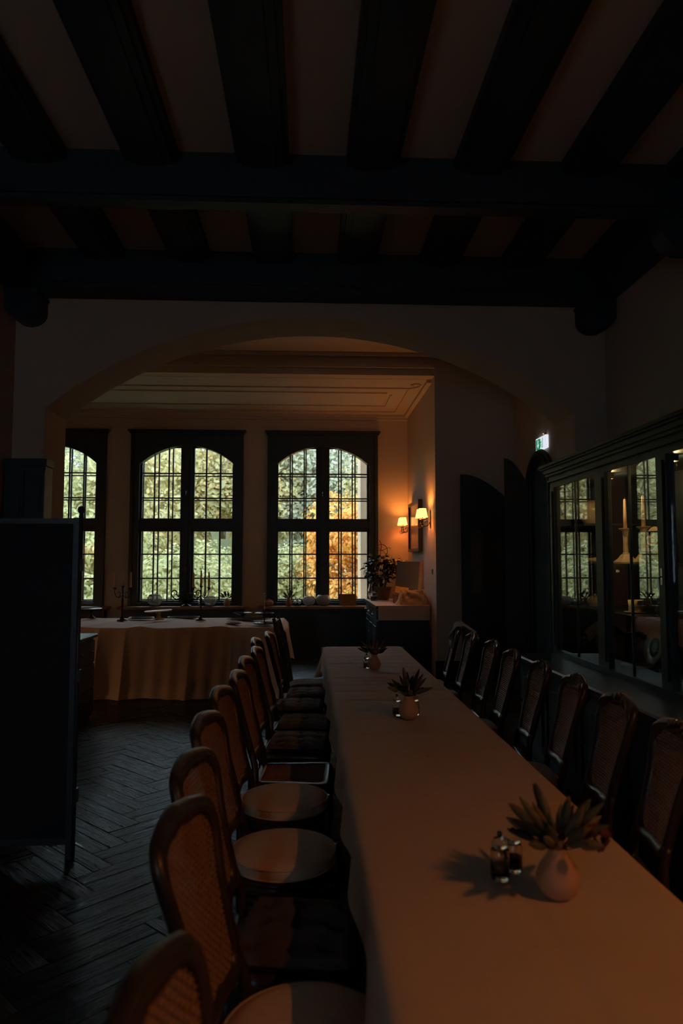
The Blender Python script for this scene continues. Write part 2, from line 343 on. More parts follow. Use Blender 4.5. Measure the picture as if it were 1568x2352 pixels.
# ---- floor: herringbone of double boards
fl = struct(MB().box(BL - .2, XM + .2, -3.6, YW + .5, -.12, -.014).build('floor', 'sub_floor'))
PL, PW = 0.66, 0.22
pm = MB().cbox(0.0012, PL - .0012, .0012, PW / 2 - .0012, -.014, 0, .0022).mesh('plank', 'parquet')
c45 = math.cos(R(45)); vis = []; rest = MB(); ox, oy = -1.05, 4.0
def plank_at(px, py, vert):
    # local block coords -> world, turned 45 degrees
    wx, wy = ox + (px - py) * c45, oy + (px + py) * c45
    return wx, wy, R(45) + (R(90) if vert else 0)
for i in range(-70, 71):
    for j in range(-28, 29):
        bx, by = i * PW + j * PL, i * PW - j * PL
        for vert in (0, 1):
            for h in (0, 1):
                if vert: px, py = bx + PW - h * PW / 2, by + PW; cx, cy_ = bx + PW / 2, by + PW + PL / 2
                else: px, py = bx, by + h * PW / 2; cx, cy_ = bx + PL / 2, by + PW / 2
                wx, wy, a = plank_at(px, py, vert); mx_, my_, _ = plank_at(cx, cy_, vert)
                if not (BL + .1 < mx_ < XM - .1 and -3.3 < my_ < YW - .1): continue
                if (mx_ < XL + .2 or mx_ > XR - .2) and my_ < YB - .3: continue
                if -2.5 < mx_ < -.05 and 1.2 < my_ < 9.0: vis.append((my_, wx, wy, a))
                else:
                    ca, sa = math.cos(a), math.sin(a); z = rnd(-.0012, 0)
                    q = [(.0012, .0012), (PL - .0012, .0012), (PL - .0012, PW / 2 - .0012), (.0012, PW / 2 - .0012)]
                    rest.add([(wx + u * ca - v * sa, wy + u * sa + v * ca, z) for u, v in q], [(0, 1, 2, 3)])
vis.sort()
for n, (d, wx, wy, a) in enumerate(vis):
    if n < 298: inst(pm, 'plank', fl, (wx, wy, rnd(-.0016, 0)), (rnd(-.014, .014), rnd(-.003, .003), a))
    else:
        ca, sa = math.cos(a), math.sin(a); q = [(.0012, .0012), (PL - .0012, .0012), (PL - .0012, PW / 2 - .0012), (.0012, PW / 2 - .0012)]
        rest.add([(wx + u * ca - v * sa, wy + u * sa + v * ca, -.001) for u, v in q], [(0, 1, 2, 3)])
o = rest.build('plank_field', 'parquet', fl); o['kind'] = 'stuff'

# ---- windows
um = MB().box(-.5, .5, -.5, .5, -.5, .5).mesh('muntin', 'dark_wood')
gm = MB().box(-.5, .5, -.5, .5, -.5, .5).mesh('pane', 'window_glass')
OH, OB, OSP, OPK = .814, .94, 3.32, 3.65
for wi, c in enumerate(WC):
    w = bpy.data.objects.new('window_%d' % (wi + 1), None); COL.objects.link(w); w.location = (c, YW, 0); struct(w)
    # casing board round the arched opening, with an inner bead
    mb = MB().box(-WHW + .03, -OH, -.05, .12, WZ0, WZ1).box(OH, WHW - .03, -.05, .12, WZ0, WZ1).box(-OH, OH, -.05, .12, WZ0, OB).spandrel(-OH, OH, OSP, OPK, WZ1, -.05, .12, 24)
    mb.box(-WHW, -WHW + .05, -.07, 0, WZ0, WZ1).box(WHW - .05, WHW, -.07, 0, WZ0, WZ1)
    mb.build('casing', 'dark_wood', w)
    MB().box(-WHW - .02, WHW + .02, -.09, 0, WZ1, WZ1 + .03).box(-WHW - .045, WHW + .045, -.12, 0, WZ1 + .03, WZ1 + .06).build('cornice', 'dark_wood', w)
    MB().box(-.08, .08, -.03, .14, OB, OPK + .02).box(-.03, .03, -.055, -.03, OB, OPK).build('mullion', 'dark_wood', w)
    MB().box(-OH, OH, -.025, .14, 2.19, 2.355).box(-OH, OH, -.05, -.025, 2.235, 2.30).build('transom', 'dark_wood', w)
    MB().box(-.88, -.84, .12, .29, WZ0, 3.8).box(.84, .88, .12, .29, WZ0, 3.8).box(-.84, .84, .12, .29, 3.74, 3.8).box(-.84, .84, .12, .29, WZ0 - .02, .93).build('window_box', 'dark_wood', w)
    # inner sashes: stiles and rails (each light is one sash), muntins, panes
    for sx in (-1, 1):
        x0, x1 = (-OH, -.08) if sx < 0 else (.08, OH)
        for z0, z1 in ((OB, 2.19), (2.355, OPK)):
            s_ = .038
            MB().box(x0, x0 + s_, .02, .07, z0, z1).box(x1 - s_, x1, .02, .07, z0, z1).box(x0, x1, .02, .07, z0, z0 + .03).box(x0, x1, .02, .07, z1 - .03, z1).build('sash', 'dark_wood', w)
            rows = [OB, 1.351, 1.769, 2.19] if z0 == OB else [2.355, 2.742, 3.174, OPK]
            cols = [x0 + (x1 - x0) * k / 3 for k in range(4)]
            for k in (1, 2):
                inst(um, 'muntin', w, (cols[k], .045, (z0 + z1) / 2), None, (.023, .035, z1 - z0))
                inst(um, 'muntin', w, ((x0 + x1) / 2, .045, rows[k]), None, (x1 - x0, .03, .022))
            for a in range(3):
                for d in range(3):
                    inst(gm, 'pane', w, ((cols[a] + cols[a + 1]) / 2, .045, (rows[d] + rows[d + 1]) / 2), None, (cols[a + 1] - cols[a] - .023, .004, rows[d + 1] - rows[d] - .022))
            # outer sash of the double window
            xo0, xo1 = (-.84, -.05) if sx < 0 else (.05, .84)
            MB().box(xo0, xo0 + .04, .24, .28, z0, z1 + .08).box(xo1 - .04, xo1, .24, .28, z0, z1 + .08).box(xo0, xo1, .24, .28, z0 - .01, z0 + .045).build('outer_sash', 'dark_wood', w)
            for k in (1, 2):
                inst(um, 'muntin', w, (cols[k] + (.030 if sx < 0 else -.035), .26, (z0 + z1) / 2), None, (.022, .03, z1 - z0))
                inst(um, 'muntin', w, ((xo0 + xo1) / 2, .26, rows[k] - (.022 if z0 > 2 else 0)), None, (xo1 - xo0, .03, .020))
            inst(gm, 'outer_pane', w, ((xo0 + xo1) / 2, .26, (z0 + z1) / 2 + .03), None, (xo1 - xo0, .004, z1 - z0 + .06))
    MB().spandrel(-OH - .02, OH + .02, OSP + .06, OPK + .05, 3.76, .24, .28, 20).build('outer_head', 'dark_wood', w)
    for z in (1.55, 2.85): MB().box(-.015, .015, -.075, -.055, z - .07, z + .07).tube([(0, -.075, z), (0, -.10, z), (.0, -.105, z - .07)], .008, 6, 3).build('window_handle', 'bronze', w)
    sill = struct(MB().cbox(c - 1.09, c + 1.09, YW - .27, YW + .02, WZ0 - .045, WZ0 - .001, .008).build('window_sill', 'card_brown'))
    sill.name = 'trim_%d' % (wi + 2)
    mb = MB().box(c - 1.02, c + 1.02, YW - .16, YW - .002, .0, WZ0 - .047)
    for k in range(5): mb.box(c - .98 + k * .4, c - .62 + k * .4, YW - .175, YW - .16, .16, .74)
    struct(mb.build('wall_panelling', 'dark_wood'))

w = bpy.data.objects.new('window_4', None); COL.objects.link(w); struct(w); w.location = ((QX0 + QX1) / 2, -3.5, 0); hw = (QX1 - QX0) / 2  # added opening that lets cool fill daylight in from behind the camera
MB().box(-hw, -hw + .05, -.03, .03, QZ0, QZ1).box(hw - .05, hw, -.03, .03, QZ0, QZ1).box(-hw, hw, -.03, .03, QZ0, QZ0 + .05).box(-hw, hw, -.03, .03, QZ1 - .05, QZ1).build('sash', 'dark_wood', w)
MB().box(-.03, .03, -.03, .03, QZ0, QZ1).box(-hw, hw, -.02, .02, 1.93, 1.97).build('mullion', 'dark_wood', w)
for sx in (-1, 1): inst(gm, 'pane', w, (sx * hw / 2, 0, (QZ0 + QZ1) / 2), None, (hw - .05, .004, QZ1 - QZ0 - .08))

# ---- doorway with arched casing and its folded-back leaf in the middle zone, glazed arched door at the bay
d1 = bpy.data.objects.new('door_1', None); COL.objects.link(d1); struct(d1)
y0, y1, zs, zp = 7.98, 8.74, 2.62, 2.90
hh = (y1 - y0) / 2; cc = (y0 + y1) / 2; rr = (hh * hh + (zp - zs) ** 2) / (2 * (zp - zs))
arc = lambda hw, z0, z1, n=20: [((-hw + 2 * hw * i / n), (lambda r, x: z1 - r + math.sqrt(max(0, r * r - x * x)))((hw * hw + (z1 - z0) ** 2) / (2 * (z1 - z0)), -hw + 2 * hw * i / n)) for i in range(n + 1)]
inn = [(-hh, 0)] + arc(hh, zs, zp) + [(hh, 0)]
MB().prism([(cc + a, z) for a, z in inn], XM - .03, XM - .001, 'x').build('door_panel', 'dark_wood', d1)
for g, (e, dd) in enumerate(((.0, .06), (.03, .09), (.07, .07))):
    ps = [(XM - dd, cc + a * (1 + e / hh), z + (e if z > 0 else 0)) for a, z in inn]
    MB().tube(ps, .026, 6).build('casing_bead', 'dark_wood', d1)
lf = struct(MB().prism([(0, 0.01)] + [(0, 2.55)] + [(.34 * i / 12, 2.55 + .43 * math.sin(math.pi / 2 * i / 12)) for i in range(1, 13)] + [(.34, .01)], -.02, .02, 'y').build('door_2', 'dark_wood', None, False, (2.82, 8.80, 0), (0, 0, R(180 - 38))))
for z0, z1 in ((.25, 1.05), (1.2, 2.35)):
    MB().box(.07, .27, -.028, .028, z0, z1).build('door_panel', 'dark_wood', lf)
MB().tube([(.30, -.02, 1.1), (.30, -.07, 1.1), (.22, -.075, 1.1)], .009, 6).build('door_handle', 'bronze', lf)
# glazed leaf standing open against the bay wall: free edge taller than the hinge edge
d3 = bpy.data.objects.new('door_3', None); COL.objects.link(d3); struct(d3); d3.location = (2.80, 9.50, 0); d3.rotation_euler = (0, 0, R(0))
LW = .72
top = lambda u: 2.40 + .43 * math.sin(math.pi / 2 * u) ** .9
outl = [(-LW * u, top(u)) for u in [i / 16 for i in range(17)]]
mb = MB().prism([(-.10, .012), (0, .012), (0, 2.40), (-.10, top(.10 / LW))], -.025, .025, 'y')
mb.prism([(-LW, .012), (-LW + .12, .012), (-LW + .12, top((LW - .12) / LW)), (-LW, top(1))], -.025, .025, 'y')
mb.box(-LW + .12, -.10, -.025, .025, .012, 1.22)
mb.prism([(-.10, 2.08)] + [(-LW * u, top(u)) for u in [.10 / LW + (1 - .22 / LW) * i / 10 for i in range(11)]] + [(-LW + .12, 2.08)], -.025, .025, 'y')
mb.build('door_frame', 'dark_wood', d3)
MB().box(-LW + .12, -.10, -.006, .006, 1.22, 2.08).build('door_pane', 'door_glass', d3)
MB().box(-LW + .18, -.16, -.035, -.025, .25, 1.05).build('door_panel', 'dark_wood', d3)
MB().tube([(-LW + .06, -.025, 1.15), (-LW + .06, -.08, 1.15), (-LW + .16, -.085, 1.15)], .009, 6).build('door_handle', 'bronze', d3)
struct(MB().prism([(-.0, 0), (.10, 0), (.10, 2.5), (0, 2.5)], 0, .05, 'y').build('door_post', 'dark_wood', None, False, (2.76, 9.53, 0)))

# ================================================================== EXTERIOR
def hill(u, v):
    x = -40 + 80 * u; y = 12.85 + 47 * v; t = max(0, (y - 24) / 14)
    return (x, y, -.35 + min(1, t) ** 1.3 * 6.8 + .5 * math.sin(x * .7 + y * .3) * min(1, t))
struct(MB().grid(hill, 60, 40).build('ground_outside', 'hill_ground', None, True))
def crown(mb, c, rx, ry, rz, n, size):
    cl = [(Vector((rnd(-1, 1), rnd(-1, 1), rnd(-1, 1))).normalized() * rnd(.35, .8), rnd(.28, .5)) for _ in range(22)]
    for _ in range(n):
        p, r = random.choice(cl); d = Vector((random.gauss(0, 1), random.gauss(0, 1) - .25, random.gauss(0, 1) + .2)).normalized()
        q = p + d * r * rnd(.8, 1.06); P = Vector((c[0] + q.x * rx, c[1] + q.y * ry, c[2] + q.z * rz))
        nn = (d + Vector((rnd(-.7, .7), rnd(-.7, .7), rnd(-.3, .9)))).normalized(); a = nn.orthogonal().normalized()
        a = (Matrix.Rotation(rnd(0, 6.28), 3, nn) @ a); bb = nn.cross(a); s = size * rnd(.6, 1.35)
        mb.add([P + a * s, P + bb * s * .55 + nn * s * .12, P - a * s, P - bb * s * .55 + nn * s * .12], [(0, 1, 2, 3)])
def tree(name, label, x, y, z0, h, rx, rz, mat, n, size, group='trees outside the windows', ry=None):
    t = thing(name, label, 'tree', (x, y, z0), 0, group)
    mb = MB().tube([(0, 0, -.4), (.05, .02, h * .3), (-.04, 0, h * .6), (.06, 0, h * .9)], [.13, .10, .07, .03], 8, 3)
    for k in range(5):
        a = rnd(0, 6.28); zz = h * rnd(.35, .65); mb.tube([(0, 0, zz), (math.cos(a) * rx * .4, math.sin(a) * rx * .4, zz + rz * .3), (math.cos(a) * rx * .75, math.sin(a) * rx * .75, zz + rz * .5)], [.04, .025, .012], 6)
    mb.build('trunk', 'bark', t, True)
    mb = MB(); crown(mb, (0, 0, h), rx, ry or rx, rz, n, size); cr = mb.build('crown', mat, t); cr['kind'] = 'stuff'
    return t
specs = [
 ('broadleaf_tree', 'broad yellow-green tree seen through the window partly hidden by the pier', -8.6, 21, 0, 2.8, 3.0, 2.8, 'leaves_green', 11000, .09),
 ('broadleaf_tree', 'pale green bushy tree behind the leftmost window, in front of the slope', -5.6, 19.5, -.2, 1.3, 2.2, 1.9, 'leaves_green', 9000, .075),
 ('broadleaf_tree', 'tall green tree with yellow flecks behind the middle window', -5.2, 24, 0, 3.4, 3.0, 2.9, 'leaves_yellow', 12000, .095),
 ('garden_shrub', 'light green shrub low behind the middle window', -2.9, 18.5, -.2, .9, 1.9, 1.5, 'leaves_green', 9000, .065),
 ('broadleaf_tree', 'yellowing tree high behind the top of the middle window', -1.9, 26, 1, 3.6, 3.0, 2.8, 'leaves_yellow', 12000, .10),
 ('broadleaf_tree', 'grey-green tree behind the upper left of the third window', .2, 25, 1, 3.0, 2.6, 2.7, 'leaves_pale', 12000, .095),
 ('garden_shrub', 'green shrub low behind the left half of the third window', -.75, 19.5, -.2, 1.0, 1.3, 1.5, 'leaves_green', 7500, .065),
 ('maple_tree', 'glowing orange autumn tree behind the third window', 1.25, 18.2, -.2, 1.75, 1.75, 1.95, 'leaves_orange', 13000, .068),
 ('broadleaf_tree', 'tall yellow-green tree above the orange one', 2.9, 23, .5, 3.6, 2.4, 2.5, 'leaves_yellow', 10000, .095),
 ('broadleaf_tree', 'big green tree far out beyond the leftmost window', -12.5, 25, 1, 3.0, 3.6, 3.0, 'leaves_yellow', 7000, .14),
 ('broadleaf_tree', 'dark green tree far to the right outside, behind the bay wall', 6.4, 24, 1, 3.6, 3.2, 3.6, 'leaves_green', 5000, .16),
 ('broadleaf_tree', 'pale tree on the slope between the middle and third window', -3.6, 30, 3, 2.6, 3.6, 2.5, 'leaves_pale', 9000, .13),
 ('broadleaf_tree', 'pale tree on the slope behind the leftmost window', -8.6, 30, 3, 2.6, 3.6, 2.5, 'leaves_pale', 9000, .13),
]
for s_ in specs: tree(*s_)
struct(MB().box(.0, .75, 0, .8, -.4, 5.2).box(-.06, .81, -.06, .86, -.4, .5).build('outside_stone_pillar', 'stone', None, False, (1.00, 13.4, 0)))

# ================================================================== CHAIRS
OUT = [(0, .085), (.10, .080), (.152, .105), (.166, .20), (.178, .33), (.206, .435), (.212, .49), (.185, .535), (.12, .552), (.05, .562), (0, .566)]
INN = [(0, .130), (.085, .126), (.118, .148), (.128, .22), (.140, .33), (.164, .42), (.166, .46), (.142, .492), (.10, .500), (.045, .500), (0, .508)]
def full(h): return h + [(-a, z) for a, z in reversed(h[1:-1])]
def bmap(u, v, off=0.0): return (-.195 - .275 * v + .022 * (u / .2) ** 2 + off, u, .455 + v)
O2 = catmull([(a, z, 0) for a, z in full(OUT)], 4, True); I2 = catmull([(a, z, 0) for a, z in full(INN)], 4, True)
def ring_mesh():
    mb = MB(); n = len(O2); V = []; F = []; S = 10
    for i in range(n):
        o_, i_ = O2[i], I2[i]; c = (o_ + i_) / 2; hw = (o_ - i_) / 2
        for k in range(S):
            t = 2 * math.pi * k / S; p = c + hw * math.cos(t); V.append(bmap(p.x, p.y, .021 * math.sin(t)))
    for i in range(n):
        j = (i + 1) % n
        for k in range(S): F.append((i * S + k, i * S + (k + 1) % S, j * S + (k + 1) % S, j * S + k))
    return mb.add(V, F)
def poly_span(poly, val, ax):
    # crossings of the polygon with coordinate ax == val
    r = []; n = len(poly)
    for i in range(n):
        p, q = poly[i], poly[(i + 1) % n]
        if (p[ax] - val) * (q[ax] - val) < 0: t = (val - p[ax]) / (q[ax] - p[ax]); r.append(p[1 - ax] + (q[1 - ax] - p[1 - ax]) * t)
    r.sort(); return [(r[i], r[i + 1]) for i in range(0, len(r) - 1, 2)]
def lattice(poly, pitch, w, fmap, th=.0016, diag=True):
    mb = MB(); P2 = [(p[0], p[1]) for p in poly]
    def seg(a, b_, off):
        n = max(1, int(math.hypot(b_[0] - a[0], b_[1] - a[1]) / .09)); d = Vector((b_[0] - a[0], b_[1] - a[1])).normalized(); nx, ny = -d.y * w / 2, d.x * w / 2
        V = []
        for i in range(n + 1):
            u = a[0] + (b_[0] - a[0]) * i / n; v = a[1] + (b_[1] - a[1]) * i / n
            V += [fmap(u + nx, v + ny, off - th / 2), fmap(u - nx, v - ny, off - th / 2), fmap(u, v, off + th)]
        F = []
        for i in range(n):
            q = i * 3; F += [(q, q + 1, q + 4, q + 3), (q + 1, q + 2, q + 5, q + 4), (q + 2, q, q + 3, q + 5)]
        mb.add(V, F)
    us = [p[0] for p in P2]; vs = [p[1] for p in P2]
    k = math.floor(min(us) / pitch)
    while k * pitch < max(us):
        for a, b_ in poly_span(P2, k * pitch + 1e-6, 0): seg((k * pitch, a), (k * pitch, b_), 0)
        k += 1
    k = math.floor(min(vs) / pitch)
    while k * pitch < max(vs):
        for a, b_ in poly_span(P2, k * pitch + 1e-6, 1): seg((a, k * pitch), (b_, k * pitch), .001)
        k += 1
    if diag:
        for s_ in (1, -1):
            P3 = [(p[1] - s_ * p[0], p[0]) for p in P2]; lo, hi = min(p[0] for p in P3), max(p[0] for p in P3); k = math.floor(lo / (2 * pitch))
            while k * 2 * pitch < hi:
                kk = k * 2 * pitch + pitch * .5
                for a, b_ in poly_span(P3, kk, 0): seg((a, kk + s_ * a), (b_, kk + s_ * b_), -.001)
                k += 1
    return mb
ME = {}
ME['back_frame'] = ring_mesh().mesh('back_frame', 'chair_wood', True)
IN3 = [(p.x * 1.03, p.y + (p.y - .31) * .03) for p in I2]
ME['cane_panel'] = lattice(IN3, .0125, .0037, lambda u, v, o_: bmap(u, v, o_ + .006)).mesh('cane_panel', 'cane')
mb = MB()
for i in range(9):
    t = (i - 4) / 4; u = .085 * t; v = .545 + .022 * (1 - abs(t)) + .004 * math.cos(i * 3.1)
    mb.lathe([(.001, -.008), (.007, -.005), (.009, 0), (.007, .006), (.001, .009)], 7, bmap(u, v - .012, .014))
    if i % 2 == 0: mb.tube([bmap(u, v - .03, .022), bmap(u + .018, v - .012, .03), bmap(u + .006, v + .006, .024)], [.004, .007, .003], 6, 3)
for s_ in (-1, 1): mb.tube([bmap(s_ * .09, .535, .02), bmap(s_ * .14, .525, .025), bmap(s_ * .18, .508, .022), bmap(s_ * .20, .47, .016)], [.006, .010, .008, .003], 6, 4)
ME['crest_carving'] = mb.mesh('crest_carving', 'chair_wood', True)
mb = MB()
for s_ in (-1, 1): mb.tube([bmap(s_ * .02, .535, .012), bmap(s_ * .09, .530, .015), bmap(s_ * .14, .520, .016), bmap(s_ * .18, .500, .014), bmap(s_ * .19, .46, .010)], [.003, .006, .008, .006, .003], 6, 4)
ME['crest_plain'] = mb.mesh('crest_carving', 'chair_wood', True)
def mk_stile(s_): return MB().tube([bmap(s_ * .155, .14), bmap(s_ * .165, .07), (-.195, s_ * .175, .46), (-.19, s_ * .178, .40)], [.017, .018, .021, .022], 8, 3)
ME['stile_r'] = mk_stile(1).mesh('stile', 'chair_wood', True); ME['stile_l'] = mk_stile(-1).mesh('stile', 'chair_wood', True)
def mk_leg(x, y, front):
    ox_, oy_ = (1 if x > 0 else -1), (1 if y > 0 else -1)
    if front: P = [(x, y, .43), (x + .018 * ox_, y + .016 * oy_, .36), (x + .006 * ox_, y + .004 * oy_, .24), (x - .012 * ox_, y - .010 * oy_, .10), (x + .012 * ox_, y + .01 * oy_, .016), (x + .02 * ox_, y + .014 * oy_, .001)]; r = [.026, .028, .019, .013, .017, .012]
    else: P = [(x, y, .45), (x - .004, y, .30), (x - .03, y, .15), (x - .075, y, .001)]; r = [.021, .019, .016, .015]
    return MB().tube(P, r, 8, 4)
for k, (x, y, f) in dict(leg_a=(.185, .185, 1), leg_b=(.185, -.185, 1), leg_c=(-.185, .165, 0), leg_d=(-.185, -.165, 0)).items(): ME[k] = mk_leg(x, y, f).mesh('leg', 'chair_wood', True)
SQ = [(.215, 0), (.212, .12), (.20, .195), (.15, .215), (0, .205), (-.15, .195), (-.20, .175), (-.205, .08)]
SQf = SQ + [(a, -y) for a, y in reversed(SQ[1:])]
def rail_mesh(pts, z0, z1, th):
    C = catmull([(a, y, 0) for a, y in pts], 4, True); n = len(C); V = []
    for p in C:
        q = p * (1 - th / p.length); V += [(p.x, p.y, z0), (p.x * 1.02, p.y * 1.02, (z0 + z1) / 2), (p.x, p.y, z1), (q.x, q.y, z1), (q.x, q.y, z0)]
    F = [(i * 5 + k, i * 5 + (k + 1) % 5, ((i + 1) % n) * 5 + (k + 1) % 5, ((i + 1) % n) * 5 + k) for i in range(n) for k in range(5)]
    return MB().add(V, F), C
rm, SQC = rail_mesh(SQf, .385, .447, .045)
ME['seat_rail'] = rm.mesh('seat_rail', 'chair_wood', True)
CIR = [(.205 * math.cos(2 * math.pi * i / 16), .205 * math.sin(2 * math.pi * i / 16)) for i in range(16)]
rm2, CC = rail_mesh(CIR, .365, .440, .045)
for zz in (.372, .400, .432): rm2.tube([(p.x * 1.02, p.y * 1.02, zz) for p in CC], .006, 6, 0, True)
ME['round_rail'] = rm2.mesh('seat_rail', 'chair_wood', True)
ME['cane_seat'] = lattice([(p.x * .84, p.y * .84) for p in SQC], .014, .0048, lambda u, v, o_: (u, v, .444 + o_)).mesh('seat', 'cane')
pr_ = [(.001, .440), (.196, .440), (.206, .447), (.209, .458), (.2085, .470), (.209, .484), (.200, .496), (.17, .503), (.10, .508), (.001, .510)]
mb = MB().lathe(pr_, 40); mb.tube([(.209 * math.cos(2 * math.pi * i / 40), .209 * math.sin(2 * math.pi * i / 40), .489) for i in range(40)], .0042, 6, 0, True); mb.tube([(.207 * math.cos(2 * math.pi * i / 40), .207 * math.sin(2 * math.pi * i / 40), .45) for i in range(40)], .0042, 6, 0, True)
ME['round_pad'] = mb.mesh('seat', 'pad_linen', True)
def pad_white(u, v):
    a = 2 * math.pi * u; r = v; x = .205 * math.copysign(abs(math.cos(a)) ** .55, math.cos(a)) * min(1, r * 1.12); y = .205 * math.copysign(abs(math.sin(a)) ** .55, math.sin(a)) * min(1, r * 1.12)
    return (x, y, .448 + .055 * (1 - max(0, (r - .75) / .25) ** 2.2) if r < 1 else .446)
ME['white_pad'] = MB().grid(pad_white, 40, 10).mesh('seat', 'seat_white', True)
def tufted():
    mb = MB(); N = 28; S = .205
    def top_(u, v):
        x, y = (u * 2 - 1), (v * 2 - 1); e = max(0, 1 - max(abs(x), abs(y)) ** 6)
        dimp = sum(gauss(math.hypot(x - a, y - b_), .16) for a in (-.66, 0, .66) for b_ in (-.66, 0, .66))
        crease = max(gauss(abs(abs(x) - .33) * 0 + min(abs(x + .66), abs(x), abs(x - .66)), .05), gauss(min(abs(y + .66), abs(y), abs(y - .66)), .05))
        k = 1 - .05 * (x * x * y * y)
        return (x * S * k, y * S * k, .022 + .036 * e ** .5 - .022 * min(1, dimp) * e - .006 * crease * e)
    mb.grid(top_, N, N); mb.grid(lambda u, v: ((u * 2 - 1) * S, -(v * 2 - 1) * S, .0 + .02 * max(abs(u * 2 - 1), abs(v * 2 - 1)) ** 8), 12, 12)
    return mb
ME['tuft'] = tufted().mesh('seat_cushion', 'tuft_fabric', True); ME['tuft_dark'] = tufted().mesh('seat_cushion', 'tuft_dark', True)
mbb = MB().lathe([(.001, .002), (.009, .003), (.008, .007), (.001, .009)], 8)
ME['tuft_buttons'] = mbb.mesh('cushion_button', 'tuft_dark', True)

def chair(label, X, Y, rz, seat, group):
    t = thing('cane_chair', label, 'chair', (X, Y, 0), rz, group)
    bf = inst(ME['back_frame'], 'back_frame', t); inst(ME['crest_carving' if group == RG else 'crest_plain'], 'crest_carving', bf)
    inst(ME['cane_panel'], 'cane_panel', t)
    inst(ME['stile_r'], 'stile', t); inst(ME['stile_l'], 'stile', t)
    for k in 'abcd': inst(ME['leg_' + k], 'leg', t)
    if seat == 'round': inst(ME['round_rail'], 'seat_rail', t); inst(ME['round_pad'], 'seat', t)
    elif seat == 'white': inst(ME['seat_rail'], 'seat_rail', t); inst(ME['white_pad'], 'seat', t)
    else: inst(ME['seat_rail'], 'seat_rail', t); inst(ME['cane_seat'], 'seat', t)
    if seat in ('tuft', 'tuft_dark'):
        c = tag(inst(ME[seat], 'seat_cushion', None, (X + .028 * math.cos(rz), Y + .028 * math.sin(rz), .4505), (0, 0, rz + rnd(-.04, .04)), (.92, .96, 1)), CUSH[label], 'cushion', 'tufted seat cushions')
        [inst(ME['tuft_buttons'], 'button', c, (a * .205, b_ * .205, .030)) for a in (-.66, 0, .66) for b_ in (-.66, 0, .66)]
    return t
CUSH = {}
RG = 'cane-back chairs between the long table and the glass cabinet'
LG = 'cane-back chairs along the aisle side of the long table'
lefts = [
 ('cane-back chair nearest the camera, only its crest and cane in view', .085, 1.09, 6, 'round', None),
 ('cane-back chair with a round linen seat cut by the bottom edge', .0, 1.81, 9, 'round', None),
 ('cane-back chair holding a dark tufted cushion, third from the camera', -.055, 2.32, 8, 'tuft_dark', 'large dark tufted seat cushion between two round linen seats'),
 ('cane-back chair with the larger fully visible round linen seat', -.095, 2.93, 7, 'round', None),
 ('cane-back chair with a round linen seat next to the bare cane seat', -.11, 3.56, 6, 'round', None),
 ('cane-back chair with a bare woven cane seat and shiny front edge', -.075, 4.10, 4, 'cane', None),
 ('cane-back aisle chair just beyond the bare cane seat', -.085, 4.70, 5, 'tuft', 'tufted seat cushion just beyond the bare cane seat'),
 ('cane-back aisle chair second beyond the bare cane seat', -.05, 5.24, 4, 'tuft', 'tufted seat cushion second beyond the bare cane seat'),
 ('cane-back aisle chair third beyond the bare cane seat', -.10, 5.86, 4, 'tuft', 'tufted seat cushion third beyond the bare cane seat'),
 ('cane-back aisle chair fourth beyond the bare cane seat, next to the plain chair', -.02, 6.38, 3, 'tuft', 'tufted seat cushion fourth beyond the bare cane seat'),
]
for lab, x, y, a, s_, cu in lefts:
    if cu: CUSH[lab] = cu
    chair(lab, x, y, R(-a), s_, LG)
rights = [
 ('cane-back chair with a pale cloth over its crest, farthest on the cabinet side', 1.10, 6.76, -6, 'white'),
 ('cane-back chair on the cabinet side, second from the far end beside the draped one', 1.11, 6.20, -5, 'white'),
 ('dark cane-back chair on the cabinet side, third from the far end, mostly in shade', 1.15, 5.62, -2, 'cane'),
 ('cane-back chair with a pale padded seat, on the cabinet side midway along', 1.13, 5.02, -4, 'white'),
 ('cane-back chair standing in front of the far glass door of the cabinet', 1.15, 4.46, -5, 'cane'),
 ('cane-back chair with glinting crest below the candlesticks, third from the right edge', 1.15, 3.90, -6, 'white'),
 ('cane-back chair on the cabinet side, second from the right edge of the picture', 1.14, 3.32, -4, 'cane'),
 ('cane-back chair cut off by the right edge of the picture', 1.12, 2.78, -8, 'cane'),
]
for lab, x, y, a, s_ in rights: chair(lab, x, y, R(180 + a), s_, RG)
# plain tall chair at the far end of the aisle side
t = thing('plain_chair', 'plain dark tall-backed wooden chair at the far end of the aisle side', 'chair', (.02, 6.98, 0), R(-4))
for s_ in (-1, 1):
    MB().tube([(-.27, s_ * .17, .002), (-.20, s_ * .175, .25), (-.20, s_ * .18, .46), (-.27, s_ * .185, .85), (-.335, s_ * .18, 1.10)], [.019, .02, .024, .023, .017], 8, 4).build('rear_leg', 'dark_wood', t, True)
    MB().tube([(.19, s_ * .18, .002), (.19, s_ * .18, .40)], [.017, .024], 8).build('leg', 'dark_wood', t, True)
for z, h in ((.60, .05), (.80, .05), (1.02, .10)):
    x = -.20 - .135 * max(0, (z - .46)) / .62
    MB().box(x - .012, x + .012, -.18, .18, z - h / 2, z + h / 2).build('back_slat', 'dark_wood', t)
MB().cbox(-.22, .22, -.215, .215, .39, .44, .01).build('seat_rail', 'dark_wood', t)
MB().grid(lambda u, v: (-.21 + .44 * u, -.21 + .42 * v, .44 + .045 * (1 - abs(2 * u - 1) ** 5) * (1 - abs(2 * v - 1) ** 5)), 16, 16).build('seat', 'tuft_fabric', t, True)
